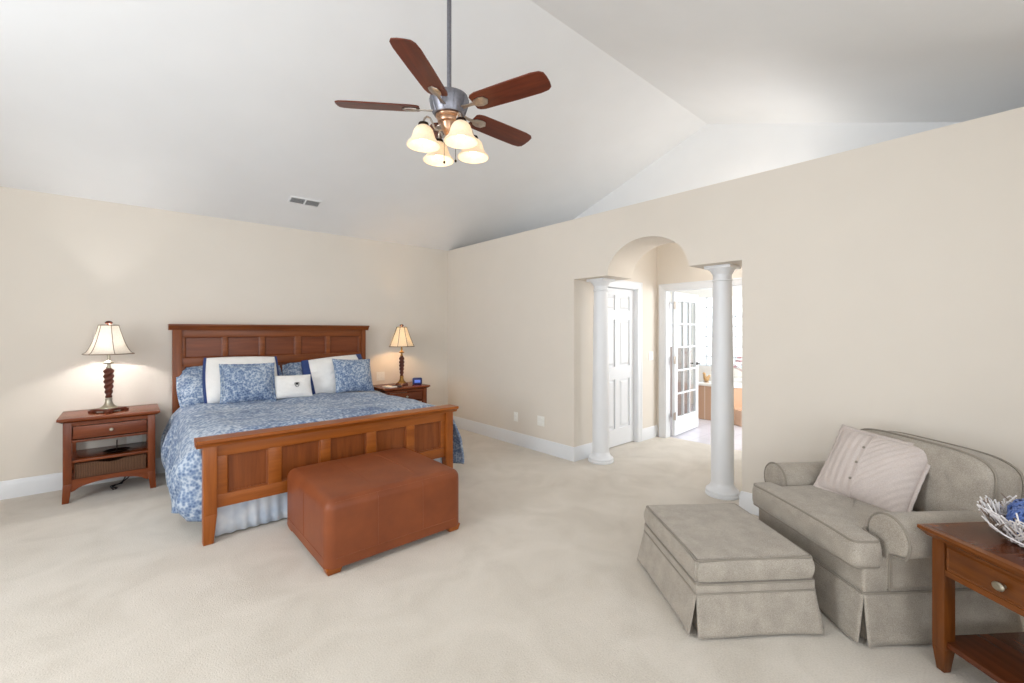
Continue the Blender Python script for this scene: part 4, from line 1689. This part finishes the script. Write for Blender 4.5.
# twig bowl with raffia balls
bo = thing('twig_bowl', 'bowl woven from whitewashed twigs on the cherry side table', 'bowl', tuple(TO + Matrix.Rotation(ROT, 3, 'Z') @ Vector((.20, .25, TZ + .001))), 0)
random.seed(12)
m = MB()
m2 = MB()
for k in range(150):
    a = random.uniform(0, 2 * PI)
    da = random.uniform(-1.5, 1.5)
    r0, r1 = random.uniform(.04, .08), random.uniform(.13, .18)
    zt = random.uniform(.08, .145)
    pts = []
    for i in range(7):
        f = i / 6
        rr = r0 + (r1 - r0) * f ** .8
        aa = a + da * f
        pts.append((rr * math.cos(aa) + random.uniform(-.006, .006), rr * math.sin(aa) + random.uniform(-.006, .006), .006 + zt * f ** 1.5 + random.uniform(-.004, .004)))
    (m if k % 3 else m2).tube(pts, [.0045 - .0018 * i / 6 for i in range(7)], 5)
for k in range(44):
    a = random.uniform(0, 2 * PI)
    pts = []
    for i in range(9):
        aa = a + i * .16
        rr = random.uniform(.11, .18)
        pts.append((rr * math.cos(aa), rr * math.sin(aa), .03 + (rr - .06) * .85 + random.uniform(-.01, .012)))
    m.tube(pts, .003, 5)
m.build('woven_twigs', M_twig, bo)
m2.build('dark_twigs', M_twigd, bo)['label'] = 'grey brown twigs'
bloc = bo.location
balls = [((-.055, .03, .10), .062, M_blueball, 'blue raffia ball in the twig bowl, nearest the armchair back', 'blue'),
         ((.075, .03, .10), .06, M_blueball, 'blue raffia ball in the twig bowl, on the side away from the armchair', 'blue'),
         ((.0, -.075, .085), .05, M_brownball, 'brown raffia ball low in the twig bowl', 'brown')]
for off, r, mt, lab, kk in balls:
    m = MB()
    p = Vector(bloc) + Vector(off)
    m.sphere((0, 0, 0), r * .9, n=14)
    for k in range(14):
        ax = Vector((random.gauss(0, 1), random.gauss(0, 1), random.gauss(0, 1))).normalized()
        q = ax.orthogonal().normalized()
        m.tube([(Matrix.Rotation(2 * PI * i / 20, 3, ax) @ q) * r for i in range(20)], .004, 5, closed=True)
    o = m.build('raffia_ball', mt)
    o.location = p
    tag(o, lab, 'ornament', 'raffia balls in the bowl')

# ------------------------------------------------------------------ ceiling fan
FX, FY, FZ = 1.54, 2.35, 2.886
fan = thing('ceiling_fan', 'pewter ceiling fan with five cherry blades and four lit glass shades', 'ceiling fan', (FX, FY, RZ))
dz = -RZ
def Fm():
    return Matrix.Translation((0, 0, FZ - RZ))
MB().lathe([(0, .0), (.075, -.02), (.078, -.05), (.06, -.09), (.02, -.11), (0, -.11)], 32).build('canopy', M_pewter, fan)
MB().tube([(0, 0, -.09), (0, 0, FZ - RZ + .12)], .0145, 16).build('downrod', M_pewter, fan)
m = MB()
m.lathe([(0, .135), (.022, .135), (.026, .115), (.05, .105), (.095, .098), (.118, .085), (.124, .068), (.122, .05), (.112, .01), (.098, -.03), (.094, -.036), (0, -.036)], 48, M=Fm())
for k in range(10):
    a = 2 * PI * k / 10
    m.tube([(r * math.cos(a), r * math.sin(a), FZ - RZ + z) for r, z in ((.1235, .07), (.122, .05), (.1125, .01), (.0985, -.03))], .004, 6)
m.build('motor_housing', M_pewter, fan)
m = MB()
m.lathe([(0, -.036), (.082, -.036), (.085, -.045), (.08, -.055), (.072, -.06), (.074, -.072), (.07, -.082), (.055, -.09), (.05, -.115), (.04, -.14), (.026, -.16), (.016, -.175), (.012, -.19), (.007, -.20), (0, -.204)], 40, M=Fm())
m.build('light_fitter', M_litnickel, fan)
TH0 = R(145)
for k in range(5):
    a = TH0 + k * 2 * PI / 5
    Mb = Fm() @ Matrix.Rotation(a, 4, 'Z') @ Matrix.Translation((0, 0, 0)) @ Matrix.Rotation(R(-13), 4, 'X')
    out = []
    prof = [(.185, .05), (.20, .064), (.235, .073), (.45, .078), (.62, .079), (.668, .072), (.690, .055), (.696, .02)]
    up = prof + [(x, -y) for x, y in reversed(prof)]
    m = MB().prism(up, 'z', -.004, .004, .0015, 1)
    ob = m.build('blade', M_fanblade, fan)
    ob.matrix_local = Mb
    m = MB()
    # blade iron: arm from the housing and an oval pad under the blade
    m.prism([(.10, -.018), (.15, -.010), (.19, -.012), (.205, -.028), (.24, -.036), (.275, -.03), (.295, 0), (.275, .03), (.24, .036), (.205, .028), (.19, .012), (.15, .010), (.10, .018)], 'z', -.012, -.0045, .0025, 2)
    m.lathe([(0, -.016), (.02, -.0155), (.026, -.012), (0, -.011)], 20, c=(.25, 0))
    m.build('blade_iron', M_nickel, ob)
fwd = Vector((math.sin(YAW), math.cos(YAW), 0))
rgt = Vector((math.cos(YAW), -math.sin(YAW), 0))
av = (rgt * -.146 + fwd * -.093)
a_base = math.atan2(av.y, av.x)
SR = .172
for k in range(4):
    a = a_base + k * PI / 2
    Ma = Fm() @ Matrix.Translation((0, 0, -.022)) @ Matrix.Rotation(a, 4, 'Z')
    m = MB()
    m.tube([(.05, 0, -.115), (.075, 0, -.125), (.10, 0, -.115), (.115, 0, -.085), (.13, 0, -.062), (.15, 0, -.058), (.165, 0, -.072), (SR, 0, -.095), (SR, 0, -.115)], .0065, 8, M=Ma)
    arm = m.build('light_arm', M_nickel, fan)
    m = MB()
    m.lathe([(0, -.10), (.03, -.105), (.034, -.118), (.03, -.132), (0, -.132)], 20, c=(SR, 0), M=Ma)
    m.build('socket_cup', M_blackmetal, arm)
    m = MB()
    pr_ = [(.030, -.124), (.044, -.134), (.056, -.15), (.063, -.17), (.068, -.19), (.078, -.212), (.096, -.232), (.102, -.241), (.099, -.245)]
    m.lathe(pr_, 32, c=(SR, 0), M=Ma, cap=False)
    sh = m.build('glass_shade', M_frost, fan, solid=.004)
    MB().sphere((SR, 0, -.195), .026, (1, 1, 1.25), 14, M=Ma).build('bulb', M_bulb, sh)
    p = Ma @ Vector((SR, 0, -.215))
    point('fan_light', (FX + p.x, FY + p.y, RZ + p.z), 1.3, (1, .72, .44), .03)
for px_, py_, ln in ((-.03, -.01, .33), (.045, -.03, .33)):
    q = rgt * px_ + fwd * py_
    m = MB().tube([(q.x * .4, q.y * .4, FZ - RZ - .17), (q.x, q.y, FZ - RZ - .20), (q.x, q.y, FZ - RZ - ln)], .0016, 6)
    m.sphere((q.x, q.y, FZ - RZ - ln - .006), .008, (1, 1, 1.2), 10)
    m.build('pull_chain', M_blackmetal, fan)

# ------------------------------------------------------------------ bathroom things on the tub deck
bi = thing('bird_ornament', 'small tan carved bird on the white tub deck, left of the near column', 'ornament', (7.42, 3.375, .60))
m = MB().sphere((0, 0, .055), .05, (1.5, .8, .9), 16).tube([(-.05, 0, .07), (-.08, 0, .12), (-.075, 0, .15), (-.1, 0, .16), (-.14, 0, .155)], [.03, .022, .02, .018, .004], 8)
m.tube([(.05, 0, .07), (.10, 0, .10), (.15, 0, .11)], [.03, .02, .006], 8).tube([(0, 0, .03), (0, 0, 0)], .012, 8)
m.build('body', M_birdwood, bi)
MB().lathe([(0, 0), (.045, 0), (.045, .008), (0, .01)], 16).build('stand', M_birdwood, bi)
fv = thing('flower_vase', 'dark vase of mauve flowers on the tub deck, right of the near column', 'vase', (7.75, 2.80, .60))
MB().lathe([(0, 0), (.05, 0), (.065, .04), (.06, .10), (.035, .15), (.045, .17), (.04, .172), (.03, .15), (0, .1)], 24).build('vase', M_blackmetal, fv)
random.seed(3)
m = MB()
for k in range(26):
    a, e = random.uniform(0, 2 * PI), random.uniform(.15, 1.2)
    L = random.uniform(.22, .42)
    p = Vector((math.cos(a) * math.sin(e) * L, math.sin(a) * math.sin(e) * L, .14 + math.cos(e) * L))
    m.tube([(0, 0, .12), tuple(p * .6 + Vector((0, 0, .06))), tuple(p)], .004, 5)
    for q in range(5):
        b = q * 2 * PI / 5
        m.sphere((p.x + .025 * math.cos(b), p.y + .025 * math.sin(b), p.z + .008 * (q % 2)), .022, (1, 1, .6), 8)
m.build('flowers', M_flower, fv)
rv = thing('bud_vase', 'tall red flower stem in a slim bottle on the tub deck beside the carved bird', 'flower', (7.66, 3.40, .60))
MB().lathe([(0, 0), (.03, 0), (.034, .05), (.02, .10), (.01, .14), (.012, .18), (0, .18)], 16).build('bottle', M_plastic, rv)
MB().tube([(0, 0, .15), (.01, -.02, .28), (.02, -.06, .45)], [.006, .012, .004], 8).build('bloom', M_red, rv)
hk = thing('robe_hook', 'small grey metal robe hook on the white bathroom wall', 'hook', (8.6, 3.08, 1.12), -PI / 2)
MB().box(-.03, .03, -.008, 0, -.03, .03, .003).build('plate', M_nickel, hk)
MB().tube([(0, -.008, 0), (0, -.05, -.005), (0, -.06, .03)], .008, 8).build('hook', M_nickel, hk)

# added sconce, out of view, that brightens the vestibule and the gable above
sc_l = thing('added_wall_sconce', 'added, unseen white up-and-down wall light on the vestibule side wall behind the near column', 'wall light', (4.72, OY0, 2.18))
MB().box(-.05, .05, 0, .015, -.09, .09, .005).build('back_plate', M_nickel, sc_l)
MB().tube([(0, .01, -.02), (0, .07, -.03), (0, .10, 0)], .008, 8).build('arm', M_nickel, sc_l)
MB().lathe([(.03, -.01), (.045, .02), (.06, .07), (.085, .12)], 28, c=(0, .10), cap=False).build('glass_shade', M_frost, sc_l, solid=.004)
MB().sphere((0, .10, .045), .022, n=12).build('bulb', M_bulb, sc_l)
point('added_sconce_light', (4.72, OY0 + .24, 2.36), 23, (1, .96, .91), .22)
